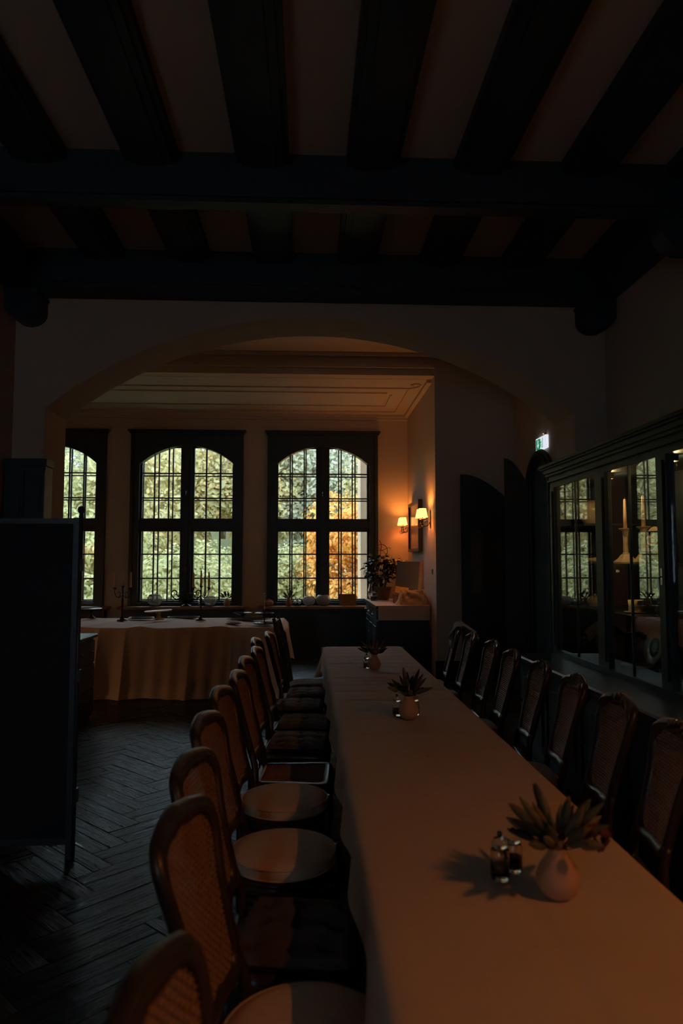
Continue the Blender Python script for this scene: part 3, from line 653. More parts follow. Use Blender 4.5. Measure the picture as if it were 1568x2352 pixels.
# pale cloth over the crest of the last chair
def cloth(u, v):
    s_ = (u - .5) * 2; yy = (v - .5) * .30; top_ = 1.032 + .022 * math.sin(v * 3.1) + .010 * math.sin(v * 17)
    L = (.10 + .17 * gauss(v - .68, .28)) if s_ < 0 else (.08 + .09 * gauss(v - .4, .3)); d = max(0, abs(s_) - .12) / .88 * L
    f = (.016 * math.sin(v * 24 + 2 * u) + .010 * math.sin(v * 41)) * min(1, abs(s_) * 1.5)
    x = (s_ * .16 + math.copysign(.022, s_) * min(1, abs(s_) * 6) + (f if s_ > 0 else -f) * .8) * (.75 if s_ > 0 else .75) + d * .26
    return (x, yy * (1 - .45 * (d / .27)), top_ - d - .012 * abs(math.sin(v * 12)))
tw = tag(MB().grid(cloth, 26, 22).build('hand_towel', 'towel', None, True, (1.455, 6.79, .008), (0, 0, R(-6))), 'pale cloth draped over the crest of the farthest cabinet-side chair', 'towel')
sm = tw.modifiers.new('thick', 'SOLIDIFY'); sm.thickness = .006

# ================================================================== LONG TABLE
TX0, TX1, TY0, TY1, TZ = .175, .985, .35, 7.50, .745
lt = thing('banquet_table', 'long dark-legged banquet table running from the camera to the window bay', 'table', ((TX0 + TX1) / 2, (TY0 + TY1) / 2, 0))
hx, hy = (TX1 - TX0) / 2, (TY1 - TY0) / 2
MB().box(-hx + .01, hx - .01, -hy + .01, hy - .01, TZ - .035, TZ - .006).build('table_top', 'dark_wood', lt)
MB().box(-hx + .06, hx - .06, -hy + .08, hy - .08, TZ - .11, TZ - .036).build('apron', 'dark_wood', lt)
for yy in (-hy + .12, -hy / 3, hy / 3, hy - .12):
    for xx in (-hx + .20, hx - .20): MB().tube([(xx, yy, .001), (xx, yy, .3), (xx, yy, TZ - .06)], [.022, .028, .034], 8).build('leg', 'dark_wood', lt)
CR = [(7.36, 0.0042, 0.0, 1), (7.18, 0.0057, 0.0, 1), (6.98, 0.0053, 0.0, 1), (6.72, 0.0066, 0, 1), (6.5, 0.0057, 0.3, 1), (6.28, 0.0066, 0, 1), (6.05, 0.0076, 0.35, 1), (5.72, 0.0066, 0.45, 1), (5.5, 0.0057, 0, 0.6), (5.34, 0.0066, 0.2, 0.8), (5.2, 0.0066, 0, 0.65), (4.96, 0.0066, 0.0, 1), (4.62, 0.0057, 0, 1), (4.1, 0.0047, 0, 1), (3.72, 0.0042, 0.1, 1), (3.3, 0.0038, 0, 1), (2.62, 0.003, 0, 1)]
NA, NL = 56, 1000
def tcl(u, v):
    y = TY0 - .02 + (TY1 - TY0 + .04) * v
    W = TX1 - TX0 + .008; D = .205; tot = W + 2 * D; s_ = u * tot; xm = (TX0 + TX1) / 2
    if s_ < D:
        d = D - s_; f = .016 * math.sin(y * 9 + 1.1 * math.sin(y * 2.3)) * (d / D) + .010 * (d / D); x = TX0 - .004 - f - .012 * min(1, d / .02); z = TZ - d
        z += .012 * math.sin(y * 3.1) * d / D
    elif s_ > D + W:
        d = s_ - D - W; f = .016 * math.sin(y * 8.2 + .9 * math.sin(y * 2.9)) * (d / D) + .010 * (d / D); x = TX1 + .004 + f + .012 * min(1, d / .02); z = TZ - d
        z += .012 * math.sin(y * 2.7 + 1) * d / D
    else:
        x = TX0 - .004 + (s_ - D); a = (x - TX0) / (TX1 - TX0); e = min(1, min(a, 1 - a) / .04); e = max(0, e)
        z = TZ - .007 * (1 - e) ** 2
        for yc, amp, a0, a1 in CR:
            dy = y - yc - .012 * math.sin(a * 5 + yc * 7) - .02 * (a - .5)
            if abs(dy) < .09: m = 1 / (1 + math.exp(-(a - a0) * 40)) if a0 else 1; m *= 1 / (1 + math.exp((a - a1) * 40)) if a1 < 1 else 1; z += m * amp * (.7 * gauss(dy, .010) - 1.1 * gauss(dy - .018, .010))
        # pressed fold along the length
        xc = .565 + .02 * math.sin(y * 1.1); z -= .0045 * gauss(x - xc, .012) * (1 if y < 4.2 else max(0, 1 - (y - 4.2)))
    return (x, y, z)
tcm = MB().grid(tcl, NA, NL)
def tend(u, v):
    x = TX0 - .03 + (TX1 - TX0 + .06) * u; d = .21 * v
    return (x, TY1 + .02 + .02 * v + .02 * v * math.sin(x * 14), TZ - d - .004 + .0)
tcm.grid(tend, 24, 6)
tcm.grid(lambda u, v: (TX0 - .005 - .085 * math.sin(u * 3.14) * v - .02 * v, TY1 - .10 + .13 * u, TZ - .004 - .29 * v - .02 * math.sin(3.1 * u) * v), 8, 8)
tag(tcm.build('tablecloth', 'table_linen', None, True), 'long creased linen tablecloth on the banquet table', 'tablecloth')

# ---- bud vases with dried grasses, and the glass shakers beside them
def vase(label, loc, s_, nspk, mat='clay', group='clay bud vases with dried grasses', seed=1, red=False, leafy=0):
    rs = random.Random(seed); t = thing('bud_vase', label, 'vase', loc, rs.uniform(0, 6), group)
    prof = [(.001, 0), (.026, 0), (.044, .012), (.056, .035), (.058, .055), (.050, .078), (.036, .098), (.027, .112), (.0245, .124), (.026, .130), (.0225, .130), (.021, .118), (.024, .105), (.001, .100)]
    MB().lathe([(r * s_, z * s_) for r, z in prof], 32).build('body', mat, t, True)
    for k in range(nspk):
        ph = k * 2.399 + rs.uniform(-.3, .3); tilt = .10 + 1.06 * math.sqrt((k + .5) / nspk); L = s_ * (.075 + .035 * rs.random()); stem = s_ * (.035 + .055 * rs.random())
        d = Vector((math.sin(tilt) * math.cos(ph), math.sin(tilt) * math.sin(ph), math.cos(tilt))); b0 = Vector((0, 0, .118 * s_)); b1 = b0 + d * stem
        kind = rs.choice(['spike_dark', 'spike_dark', 'spike_green', 'spike_green', 'spike_tan', 'spike_tan']); r = s_ * (.0095 if kind == 'spike_dark' else .0118) * rs.uniform(.85, 1.2)
        sp = MB().tube([b1, b1 + d * L * .18, b1 + d * L * .45, b1 + d * L * .75 + Vector((0, 0, -.004)), b1 + d * L + Vector((0, 0, -.006))], [r * .35, r * .85, r, r * .7, r * .12], 7, 2)
        q = sp.build('seed_head', kind, t, True)
        MB().tube([b0 - d * .02 * s_ * .5, b1], .0016 * s_, 5).build('stem', 'stem_green', q)
    if red:
        mb = MB()
        for k in range(26):
            d = Vector((rs.gauss(0, 1), rs.gauss(0, 1), rs.gauss(0, 1))).normalized() * .028 * s_; c = Vector((.098, -.03, .170)) * s_ + d
            mb.lathe([(.001, -.010 * s_), (.010 * s_, 0), (.001, .010 * s_)], 6, tuple(c))
        t.rotation_euler = (0, 0, -.15)
        q = mb.build('flower_head', 'petal_red', t, True); q['label'] = 'dark red flower head'
    return t
def shaker(label, loc, s_, fill, group='glass shakers'):
    t = thing('glass_shaker', label, 'shaker', loc, 0, group)
    MB().lathe([(.001, .001), (.018, .001), (.019, .006), (.0185, .05), (.0175, .058), (.014, .060), (.014, .0585), (.0165, .055), (.0172, .008), (.001, .006)], 20).build('glass_body', 'clear_glass', t, True)
    MB().lathe([(.001, .008), (.0160, .008), (.0160, .034), (.001, .035)], 16).build('filling', fill, t, True)
    c = MB().lathe([(.001, .060), (.0155, .060), (.0160, .070), (.0125, .078), (.005, .081), (.001, .082)], 16).build('cap', 'clear_glass', t, True)
    MB().lathe([(.001, .080), (.0038, .081), (.0055, .086), (.0038, .091), (.001, .092)], 10).build('knob', 'dark_silver', c, True)
    t.scale = (s_,) * 3
    return t
CZ = TZ + .0005
vase('clay bud vase with dried grasses and a dark red flower, nearest the camera', (.672, 1.925, CZ), 1.0, 42, seed=3, red=True)
vase('clay bud vase with dark spiky grasses midway along the tablecloth', (.575, 4.06, CZ + .002), 1.0, 26, seed=5)
vase('clay bud vase with dried grasses at the far end of the long table', (.555, 5.92, CZ), .95, 24, 'clay', seed=9)
shaker('clear glass shaker with pale salt, left of the nearest vase', (.545, 2.035, CZ), 1.45, 'china')
shaker('clear glass shaker with pepper touching the nearest vase', (.598, 2.085, CZ), 1.35, 'spike_dark')
shaker('glass shaker left behind the middle vase', (.520, 4.16, CZ + .001), 1.35, 'china')
shaker('glass shaker right behind the middle vase', (.628, 4.17, CZ + .001), 1.35, 'spike_dark')
shaker('glass shaker left of the vase at the far end of the table', (.495, 5.99, CZ + .001), 1.35, 'china')

# ================================================================== BUFFET
BX0, BX1, BY0, BY1, BZ = -4.2, -.36, 8.68, 10.2, .835
bt = thing('buffet_table', 'long buffet table standing crosswise under the windows', 'table', ((BX0 + BX1) / 2, (BY0 + BY1) / 2, 0))
hx, hy = (BX1 - BX0) / 2, (BY1 - BY0) / 2
MB().box(-hx + .02, hx - .02, -hy + .02, hy - .02, BZ - .05, BZ - .012).build('table_top', 'dark_wood', bt)
for xx in (-hx + .2, 0, hx - .2):
    for yy in (-hy + .15, hy - .15): MB().tube([(xx, yy, .001), (xx, yy, BZ - .05)], .03, 8).build('leg', 'dark_wood', bt)
def fold(x):
    a = .5 + .5 * math.sin(x * 1.9 + 1.0); p = x * 13 + 2.2 * math.sin(x * 2.3) + 1.1 * math.sin(x * 5.1)
    return (1 - 2 * abs(math.sin(p * .5)) ** .7) * (.35 + .65 * a) + .45 * math.sin(x * 4.1 + .5) + .22 * math.sin(x * 31 + 1.3) * (1 - a)
def bc(u, v):
    x = BX0 - .02 + (BX1 - BX0 + .04) * u; H_ = BZ + .015; D_ = BY1 - BY0; tot = H_ + D_ + .35; s_ = v * tot
    if s_ < H_:
        d = 1 - s_ / H_; y = BY0 - .012 - d ** .55 * (.06 + .070 * fold(x + .05 * d)) - .03 * max(0, d - .85) / .15; z = BZ - (H_ - s_) + .008 + .018 * max(0, d - .6) * (1 + math.sin(x * 2.9)); z = max(z, .004 + .006 * (1 + math.sin(x * 9)))
    elif s_ < H_ + D_:
        y = BY0 - .012 + (s_ - H_); w = (y - BY0) / D_; q = x - .35 * w; z = BZ + .006 + .024 * (1 - w * .4) * max(0, math.sin(q * 9 + 1.5 * math.sin(q * 1.9))) ** 3 * (.4 + .6 * math.sin(q * 1.3 + 1) ** 2) + .005 * math.sin(q * 4.1 + w * 2)
    else: y = BY1 + .012; z = BZ - (s_ - H_ - D_)
    return (x, y, z)
bcm = MB().grid(bc, 420, 70)
def bend(u, v):
    y = BY0 - .015 + (BY1 - BY0 + .03) * u; d = v; rnd_ = math.sin(math.pi / 2 * min(1, v * 6))
    return (BX1 + .012 + .07 * rnd_ + .045 * math.sin(y * 6 + 1) * v + .06 * v, y + .05 * math.sin(v * 3), BZ + .006 - .42 * v - .12 * v * u + .02 * math.sin(y * 9) * v)
bcm.grid(bend, 40, 20)
tag(bcm.build('tablecloth', 'buffet_linen', None, True), 'floor-length gathered pale cloth over the buffet table', 'tablecloth')
BZ2 = BZ + .024
def candelabrum(label, loc):
    t = thing('candelabrum', label, 'candelabrum', loc, R(rnd(-8, 8)), 'three-armed candelabra on the buffet')
    MB().lathe([(.001, 0), (.070, 0), (.068, .008), (.035, .020), (.014, .05), (.011, .10), (.016, .13), (.010, .16), (.014, .22), (.019, .26), (.012, .30), (.009, .34), (.013, .37), (.008, .42), (.001, .42)], 16).build('stem', 'bronze', t, True)
    for s_ in (-1, 1): MB().tube([(0, 0, .34), (s_ * .05, 0, .30), (s_ * .09, 0, .33), (s_ * .105, 0, .38), (s_ * .105, 0, .41)], .0055, 6, 4).tube([(s_ * .05, 0, .305), (s_ * .03, 0, .36), (s_ * .055, 0, .375), (s_ * .065, 0, .35)], .004, 6, 4).build('arm', 'bronze', t, True)
    for x, z in ((-.105, .40), (0, .42), (.105, .40)):
        c = MB().lathe([(.001, 0), (.010, .002), (.014, .02), (.024, .034), (.024, .038), (.012, .040), (.001, .040)], 14, (x, 0, z)).build('candle_cup', 'bronze', t, True)
        cd = MB().lathe([(.001, .034), (.0150, .034), (.0140, .14), (.010, .235), (.003, .245), (.001, .246)], 12, (x, 0, z)).build('candle', 'wax', t, True)
        MB().tube([(x, 0, z + .243), (x + .001, 0, z + .258)], .0012, 5).build('wick', 'ink', cd)
    return t
candelabrum('bronze three-armed candelabrum with tapers in front of the wall pier', (-2.47, 9.60, BZ2))
candelabrum('bronze three-armed candelabrum with tapers in front of the middle window', (-1.42, 9.52, BZ2))
def stand(label, loc, r, h, pm_, sm_, name='cake_stand'):
    t = thing(name, label, 'cake stand', loc)
    MB().lathe([(.001, 0), (r * .42, 0), (r * .40, .008), (r * .18, .025), (r * .13, h * .5), (r * .20, h - .02), (.001, h - .02)], 18).build('foot', sm_, t, True)
    MB().lathe([(.001, h - .02), (r * .95, h - .012), (r, h), (r * .98, h + .003), (r * .92, h - .004), (.001, h - .008)], 30).build('plate', pm_, t, True)
    return t
stand('dark footed glass cake stand beside the folding screen', (-3.0, 10.02, BZ2), .15, .13, 'dark_silver', 'bronze')
ws = stand('white cake stand with a tilted pale plate between the candelabra', (-2.0, 9.66, BZ2), .185, .125, 'cream_plate', 'clay_far')
ws.rotation_euler = (0, R(-3.5), 0)
def tray(label, loc, rx, ry, mat='dark_silver', cat='tray'):
    t = thing('serving_tray', label, cat, loc, 0, 'serving trays on the buffet')
    MB().lathe([(.001, 0), (.80, 0), (1.0, .012), (1.0, .016), (.80, .005), (.001, .004)], 30, (0, 0, 0), True, rx, ry).build('dish', mat, t, True)
    MB().tube([(rx * math.cos(a) , ry * math.sin(a), .016) for a in [2 * math.pi * i / 30 for i in range(30)]], .005, 6, 0, True).build('rim', 'silver', t, True)
    return t
tray('oval dark metal tray left of the white cake stand', (-2.28, 9.88, BZ2), .17, .12)
tray('flat dark metal tray behind the white cake stand on the right', (-1.72, 9.98, BZ2), .22, .10)
tray('long dark metal tray behind the tiered stand', (-.80, 9.62, BZ2), .30, .10)
tray('dark metal platter near the right corner of the buffet', (-.93, 8.98, BZ2), .10, .08)
t = thing('footed_bowl', 'small footed metal bowl standing behind the trays', 'bowl', (-.90, 9.92, BZ2))
MB().lathe([(.001, 0), (.05, 0), (.02, .015), (.018, .03), (.07, .05), (.13, .075), (.135, .08), (.12, .075), (.05, .045), (.001, .04)], 24).build('bowl_body', 'dark_silver', t, True)
t = thing('tiered_stand', 'two-tier serving stand with a thin centre rod at the buffet corner', 'tiered stand', (-.545, 9.0, BZ2))
MB().tube([(0, 0, .003), (0, 0, .36)], .006, 8).lathe([(.001, .36), (.012, .37), (.004, .385), (.001, .386)], 10).build('rod', 'silver', t, True)
for z, r in ((.012, .155), (.135, .125)): MB().lathe([(.001, 0), (r * .85, 0), (r, .014), (r * .98, .017), (r * .84, .004), (.001, .004)], 28, (0, 0, z - .012)).build('tier', 'dark_silver', t, True)

# ================================================================== WINDOW SILL THINGS
SZ = WZ0 + .0005
def glass_bowl(label, x, r, h, lob=16):
    t = thing('glass_bowl', label, 'bowl', (x, YW - .14, SZ), 0, 'ribbed glass bowls on the sills')
    p = [(r * .35, .001), (r * .55, .012), (r * .88, h * .28), (r, h * .55), (r * .88, h * .85), (r * .72, h), (r * .69, h), (r * .85, h * .83), (r * .955, h * .55), (r * .84, h * .3), (r * .5, .022), (.001, .018)]
    MB().lathe(p, 64, (0, 0, 0), True, 1, 1, lob, .022).build('bowl_body', 'bowl_glass', t, True); return t
glass_bowl('round ribbed glass bowl on the middle window sill', -2.587, .125, .20)
glass_bowl('ribbed glass bowl beside the vase on the middle sill', -1.66, .11, .17)
glass_bowl('smaller ribbed glass bowl at the centre of the third sill', .018, .108, .16)
glass_bowl('taller ribbed glass bowl next to the centre bar of the third window', .262, .125, .185)
vase('clay bud vase with dried grasses on the middle window sill', (-1.375, YW - .14, SZ), 1.0, 16, 'clay_far', 'clay bud vases on the sills', 21)
vase('clay bud vase with dried grasses on the third window sill', (-.324, YW - .14, SZ), 1.0, 16, 'clay_far', 'clay bud vases on the sills', 22)
for x, lab in ((-.215, 'small glass shaker beside the sill vase of the third window'), (-.145, 'small glass shaker beside the round bowl of the third window')): shaker(lab, (x, YW - .14, SZ), 1.45, 'china', 'shakers on the third sill')
shaker('small glass shaker beside the flower urn on the middle sill', (-1.83, YW - .16, SZ), 1.5, 'china', 'shakers on the middle sill')
t = thing('clay_bowl', 'small brown clay bowl at the left end of the third sill', 'bowl', (-.665, YW - .14, SZ))
MB().lathe([(.001, 0), (.05, 0), (.075, .025), (.082, .05), (.075, .08), (.066, .09), (.06, .088), (.07, .05), (.04, .01), (.001, .008)], 22).build('bowl_body', 'clay_far', t, True)
MB().lathe([(.001, .086), (.063, .086), (.04, .105), (.012, .112), (.010, .124), (.001, .126)], 18).build('lid', 'clay_far', t, True)
t = thing('notice_card', 'brown wooden notice board with faint lettering on the third sill', 'sign', (.685, YW - .12, SZ), 0)
bd = MB().box(-.135, .135, -.008, .008, 0, .20).box(-.145, -.13, -.012, .012, 0, .205).box(.13, .145, -.012, .012, 0, .205).build('board', 'card_brown', t)
bd.rotation_euler = (R(-8), 0, 0)
mb = MB()
for k, (a, b_) in enumerate(((-.05, .05), (-.08, .07), (-.06, .08), (-.07, .04))):
    x = a
    while x < b_: w_ = rnd(.008, .02); mb.box(x, x + w_, -.0095, -.0085, .155 - k * .032, .163 - k * .032); x += w_ + .006
mb.build('lettering', 'ink', bd)
# flower urn on the middle sill
t = thing('flower_urn', 'dark footed urn with leafy arrangement on the middle window sill', 'flower urn', (-2.06, YW - .135, SZ))
ub = MB().lathe([(.001, 0), (.085, 0), (.08, .015), (.03, .03), (.028, .045), (.09, .07), (.14, .11), (.15, .135), (.14, .137), (.08, .08), (.001, .075)], 24, (0, 0, 0), True, 1, .75).build('urn_body', 'dark_silver', t, True)
for s_ in (-1, 1): MB().tube([(s_ * .13, 0, .11), (s_ * .21, 0, .14), (s_ * .25, 0, .22), (s_ * .21, 0, .27), (s_ * .16, 0, .24), (s_ * .18, 0, .19)], .010, 7, 5).build('urn_handle', 'dark_silver', t, True)
def leafmesh(mat, L=1.0, W=.5):
    V = []; F = []; n = 5
    for i in range(n + 1):
        s_ = i / n; w_ = W * math.sin(math.pi * min(1, s_ ** .8)) * .5 + (.01 if 0 < i < n else 0); z = .12 * math.sin(s_ * 3) * L - .18 * s_ * s_ * L
        V += [(s_ * L, -w_, z + w_ * .25), (s_ * L, 0, z), (s_ * L, w_, z + w_ * .25)]
    for i in range(n): q = i * 3; F += [(q, q + 1, q + 4, q + 3), (q + 1, q + 2, q + 5, q + 4)]
    return MB().add(V, F).mesh('leaf', mat, True)
LD = leafmesh('dry_leaf', 1, .42); LP = leafmesh('plant_leaf', 1, .62)
for k in range(90):
    a = rnd(0, 6.28); el = rnd(-.25, 1.3); r = rnd(.02, .13)
    p = Vector((r * 1.15 * math.cos(a) * 1.1, r * .55 * math.sin(a), .12 + .11 * rnd(0, 1) * (1 - r / .2)))
    inst(LD, 'leaf', t, p, (0, -el, a), (rnd(.06, .10),) * 3)

# ================================================================== SIDEBOARD IN THE BAY
SBX0, SBX1, SBY0, SBY1, SBZ = .97, 1.72, 9.98, 11.98, 1.02
sb = thing('sideboard', 'dark carved sideboard along the right wall of the window bay', 'sideboard', ((SBX0 + SBX1) / 2, (SBY0 + SBY1) / 2, 0))
hx, hy = (SBX1 - SBX0) / 2, (SBY1 - SBY0) / 2
MB().box(-hx + .03, hx, -hy + .03, hy, .10, SBZ - .05).build('body', 'dark_wood', sb)
MB().cbox(-hx - .01, hx, -hy - .01, hy, SBZ - .05, SBZ - .006, .008).build('top', 'dark_wood', sb)
for k in range(3):
    y0 = -hy + .08 + k * .63
    d_ = MB().box(-hx + .005, -hx + .03, y0, y0 + .57, SBZ - .20, SBZ - .07).build('drawer', 'dark_wood', sb)
    MB().tube([(-hx + .004, y0 + .2, SBZ - .13), (-hx - .03, y0 + .22, SBZ - .145), (-hx - .03, y0 + .35, SBZ - .145), (-hx + .004, y0 + .37, SBZ - .13)], .009, 6, 3).build('drawer_handle', 'silver', d_, True)
    d_ = MB().box(-hx + .005, -hx + .03, y0, y0 + .57, .16, SBZ - .23).box(-hx - .005, -hx + .005, y0 + .08, y0 + .49, .24, SBZ - .31).build('door', 'dark_wood', sb)
    MB().lathe([(.001, -.012), (.012, 0), (.001, .012)], 8, (-hx - .008, y0 + .5, .55)).build('knob', 'silver', d_, True)
for xx in (-hx + .07, hx - .05):
    for yy in (-hy + .08, hy - .06): MB().lathe([(.001, .001), (.02, .001), (.035, .05), (.03, .10), (.001, .10)], 12, (xx, yy, 0)).build('foot', 'dark_wood', sb, True)
rn = MB().box(SBX0 - .012, SBX1 + .0, SBY0 - .013, SBY1 - .2, SBZ - .003, SBZ).box(SBX0 + .02, SBX1, SBY0 - .017, SBY0 - .012, SBZ - .205, SBZ)
tag(rn.build('table_runner', 'buffet_linen'), 'plain cloth runner hanging over the front end of the sideboard', 'table runner')
RZ = SBZ + .001
# potted plant
t = thing('potted_plant', 'leafy potted plant with a twig hoop in a basket pot on the sideboard', 'potted plant', (1.22, 11.52, RZ))
MB().lathe([(.001, 0), (.095, 0), (.10, .01), (.118, .10), (.135, .185), (.147, .19), (.147, .21), (.128, .21), (.12, .17), (.001, .17)], 24).build('pot', 'basket', t, True)
MB().lathe([(.001, .168), (.12, .168), (.09, .178), (.001, .18)], 16).build('soil', 'sub_floor', t)
for k in range(7):
    a = k * .9; e = Vector((.22 * math.cos(a), .18 * math.sin(a), rnd(.5, .72))); MB().tube([(.03 * math.cos(a), .03 * math.sin(a), .17), (e.x * .45, e.y * .45, .38), tuple(e)], [.007, .005, .003], 6, 4).build('stem', 'stem_green', t, True)
MB().tube([(-.02 + .10 * math.cos(q), .0, .80 + .10 * math.sin(q)) for q in [2 * math.pi * i / 24 for i in range(24)]], .006, 6, 0, True).tube([(-.13, .01, .83), (-.02, .01, .80), (.10, 0, .85), (.13, 0, .82)], .005, 6, 4).tube([(-.05, .02, .97), (-.02, 0, .88), (-.04, 0, .72), (-.02, 0, .55)], .005, 6, 4).tube([(-.09, 0, .86), (.02, .01, .78), (.06, 0, .72)], .004, 6, 3).build('twig_hoop', 'bark', t, True)
for k in range(290):
    q = Vector((random.gauss(0, 1), random.gauss(0, 1), random.gauss(0, 1))).normalized()
    big = k < 210
    c = Vector((-.03, 0, .50)) if big else Vector((.20, -.08, .54)); r = (Vector((.26, .22, .27)) if big else Vector((.15, .15, .15))) * rnd(.45, 1)
    p = c + Vector((q.x * r.x, q.y * r.y, q.z * r.z)); az = math.atan2(q.y, q.x)
    inst(LP, 'leaf', t, p, (rnd(-.5, .5), rnd(-.5, .8), az + rnd(-.6, .6)), (rnd(.08, .13),) * 3)
for p in ((.30, -.17, .49), (-.10, -.21, .43), (.16, -.16, .52)):
    mb = MB()
    for k in range(6): a = k * 1.047; mb.lathe([(.001, -.006), (.014, 0), (.001, .006)], 8, (p[0] + .017 * math.cos(a), p[1], p[2] + .017 * math.sin(a)))
    f_ = mb.build('flower', 'yellow_card', t, True); f_['label'] = 'yellow flower'
t = thing('glass_jar', 'stemmed glass jar with dark jam left of the potted plant', 'jar', (1.05, 11.22, RZ))
MB().lathe([(.05, .002), (.055, .01), (.06, .08), (.05, .12), (.05, .15), (.047, .15), (.047, .12), (.055, .08), (.05, .012), (.001, .008)], 24).build('jar_body', 'clear_glass', t, True)
MB().lathe([(.001, .012), (.046, .012), (.052, .075), (.001, .078)], 18).build('jam_filling', 'jam', t, True)
t = thing('tall_glass', 'tall clear glass bottle between jar and basket pot', 'bottle', (1.02, 11.62, RZ))
MB().lathe([(.034, .002), (.036, .01), (.036, .17), (.015, .23), (.014, .29), (.017, .295), (.012, .295), (.011, .23), (.032, .165), (.032, .012), (.001, .01)], 20).build('bottle_body', 'clear_glass', t, True)
t = thing('wrapped_bundle', 'bundle wrapped in crumpled paper on the sideboard front', 'parcel', (1.52, 10.22, RZ))
def bund(u, v):
    a = 2 * math.pi * u; w_ = v; x = .215 * math.copysign(abs(math.cos(a)) ** .6, math.cos(a)) * (1 - .32 * w_ ** 1.5); y = .15 * math.copysign(abs(math.sin(a)) ** .6, math.sin(a)) * (1 - .3 * w_)
    c = .010 * math.sin(a * 7 + w_ * 9) + .007 * math.sin(a * 13 - w_ * 14); z = .215 * w_ ** .8 + (.018 * math.sin(a * 5) + .012 * math.sin(a * 11)) * w_
    if v > .93: x *= .25; y *= .25; z = .195
    return (x + c * math.cos(a), y + c * math.sin(a), max(0, z))
MB().grid(bund, 60, 16).build('wrapping', 'paper', t, True)
MB().grid(lambda u, v: (-.20 - .14 * u * (1 - v * .8), -.13 + .10 * v, .001 + .17 * v * (1 - u * .9)), 6, 8).build('loose_flap', 'switch_white', t, True)
o = tag(MB().box(-.10, .10, -.004, .004, 0, .10).build('yellow_card', 'yellow_card', None, False, (1.40, 10.57, RZ + .143), (R(-14), R(8), 0)), 'plain yellow card propped behind the wrapped bundle', 'card')
o2 = tag(MB().box(-.12, .12, -.09, .09, 0, .138).box(-.125, .125, -.095, .095, .11, .142).build('gift_box', 'basket', None, False, (1.40, 10.56, RZ)), 'low brown box carrying the yellow card', 'box')
t = thing('leaning_board', 'tall grey canvas board with ochre edge leaning in the bay corner', 'canvas', (1.52, 10.90, RZ + .003), R(-54))
MB().box(-.27, .24, -.012, .012, 0, .62).build('canvas', 'canvas_grey', t, False, (0, 0, 0), (R(-7), 0, 0))
MB().box(.24, .30, -.015, .015, 0, .635).build('ochre_edge', 'paper', t, False, (0, 0, 0), (R(-7), 0, 0))
# framed picture, switch, sconces on the bay wall
t = thing('framed_picture', 'dark framed picture hanging between the two sconces', 'picture', (BX - .004, 11.28, 1.80))
MB().box(-.035, -.012, -.50, .50, .04, .76).build('picture_panel', 'picture_ground', t)
MB().box(-.06, 0, -.55, -.50, 0, .80).box(-.06, 0, .50, .55, 0, .80).box(-.06, 0, -.5, .5, 0, .05).box(-.06, 0, -.5, .5, .75, .80).build('frame', 'dark_wood', t)
t = thing('light_switch', 'small pale light switch near the corner of the bay wall', 'switch', (BX - .001, 9.88, 1.50))
MB().box(-.010, 0, -.04, .04, -.04, .04).build('plate', 'switch_white', t); MB().box(-.016, -.010, -.022, .022, -.03, .03).build('rocker', 'switch_white', t)
def sconce(label, loc, rz, watts, group, closed=False, tint=WARM):
    t = thing('wall_sconce', label, 'wall lamp', loc, rz, group)
    MB().lathe([(.001, -.13), (.012, -.12), (.028, -.08), (.020, -.03), (.030, .02), (.024, .07), (.030, .10), (.008, .14), (.001, .15)], 12, (-.010, 0, 0), True, .35, 1).build('backplate', 'bronze', t, True)
    for s_ in (-1, 1):
        y = s_ * .095; X = -.135
        MB().tube([(-.01, 0, -.03), (-.06, s_ * .03, -.09), (-.12, s_ * .08, -.09), (X, y, -.04), (X, y, .0)], .0075, 7, 5).tube([(-.06, s_ * .03, -.085), (-.05, s_ * .05, -.03), (-.08, s_ * .06, -.02), (-.09, s_ * .055, -.055)], .005, 6, 5).tube([(X, y, -.05), (X - .03, y, -.09), (X - .01, y, -.12), (X + .02, y, -.09)], .005, 6, 5).build('arm', 'bronze', t, True)
        MB().lathe([(.001, 0), (.02, .002), (.026, .010), (.012, .014), (.012, .05), (.001, .05)], 12, (X, y, -.01)).build('lamp_holder', 'bronze', t, True)
        bl = MB().lathe([(.001, .045), (.010, .048), (.016, .065), (.011, .09), (.001, .105)], 12, (X, y, -.01)).build('bulb', 'bulb_glow', t, True)
        if closed:
            MB().lathe([(.074, 0), (.055, .125), (.001, .130), (.001, .126), (.053, .122), (.072, 0)], 28, (X, y, .025), False).build('lamp_shade', 'shade_hall', t, True)
            L = bpy.data.lights.new('sconce_light', 'POINT'); L.energy = watts; L.color = tint; L.shadow_soft_size = .034
            lo = bpy.data.objects.new('sconce_light', L); COL.objects.link(lo); lo.parent = t; lo.location = (X, y, .062)
            continue
        MB().lathe([(.074, 0), (.050, .125), (.048, .125), (.072, 0)], 28, (X, y, .025), False).build('lamp_shade', 'shade_glow', t, True)
        L = bpy.data.lights.new('sconce_light', 'POINT'); L.energy = watts; L.color = WARM; L.shadow_soft_size = .022
        lo = bpy.data.objects.new('sconce_light', L); COL.objects.link(lo); lo.parent = t; lo.location = (X, y, .115)
    return t
sconce('lit double wall sconce nearer the window, left of the picture', (BX, 12.02, 2.24), 0, LAMP_BAY, 'double wall sconces')
sconce('lit double wall sconce nearer the hall, right of the picture', (BX, 9.98, 2.24), 0, LAMP_BAY, 'double wall sconces')
sconce('double wall sconce high on the right hall wall beside the camera', (XR, .05, 3.35), 0, LAMP_HALL, 'double wall sconces', True)
sconce('double wall sconce on the back of the arch pier, facing the buffet', (-5.3, YB, 2.1), -math.pi / 2, 46.0, 'double wall sconces', True, (1.0, .47, .21))

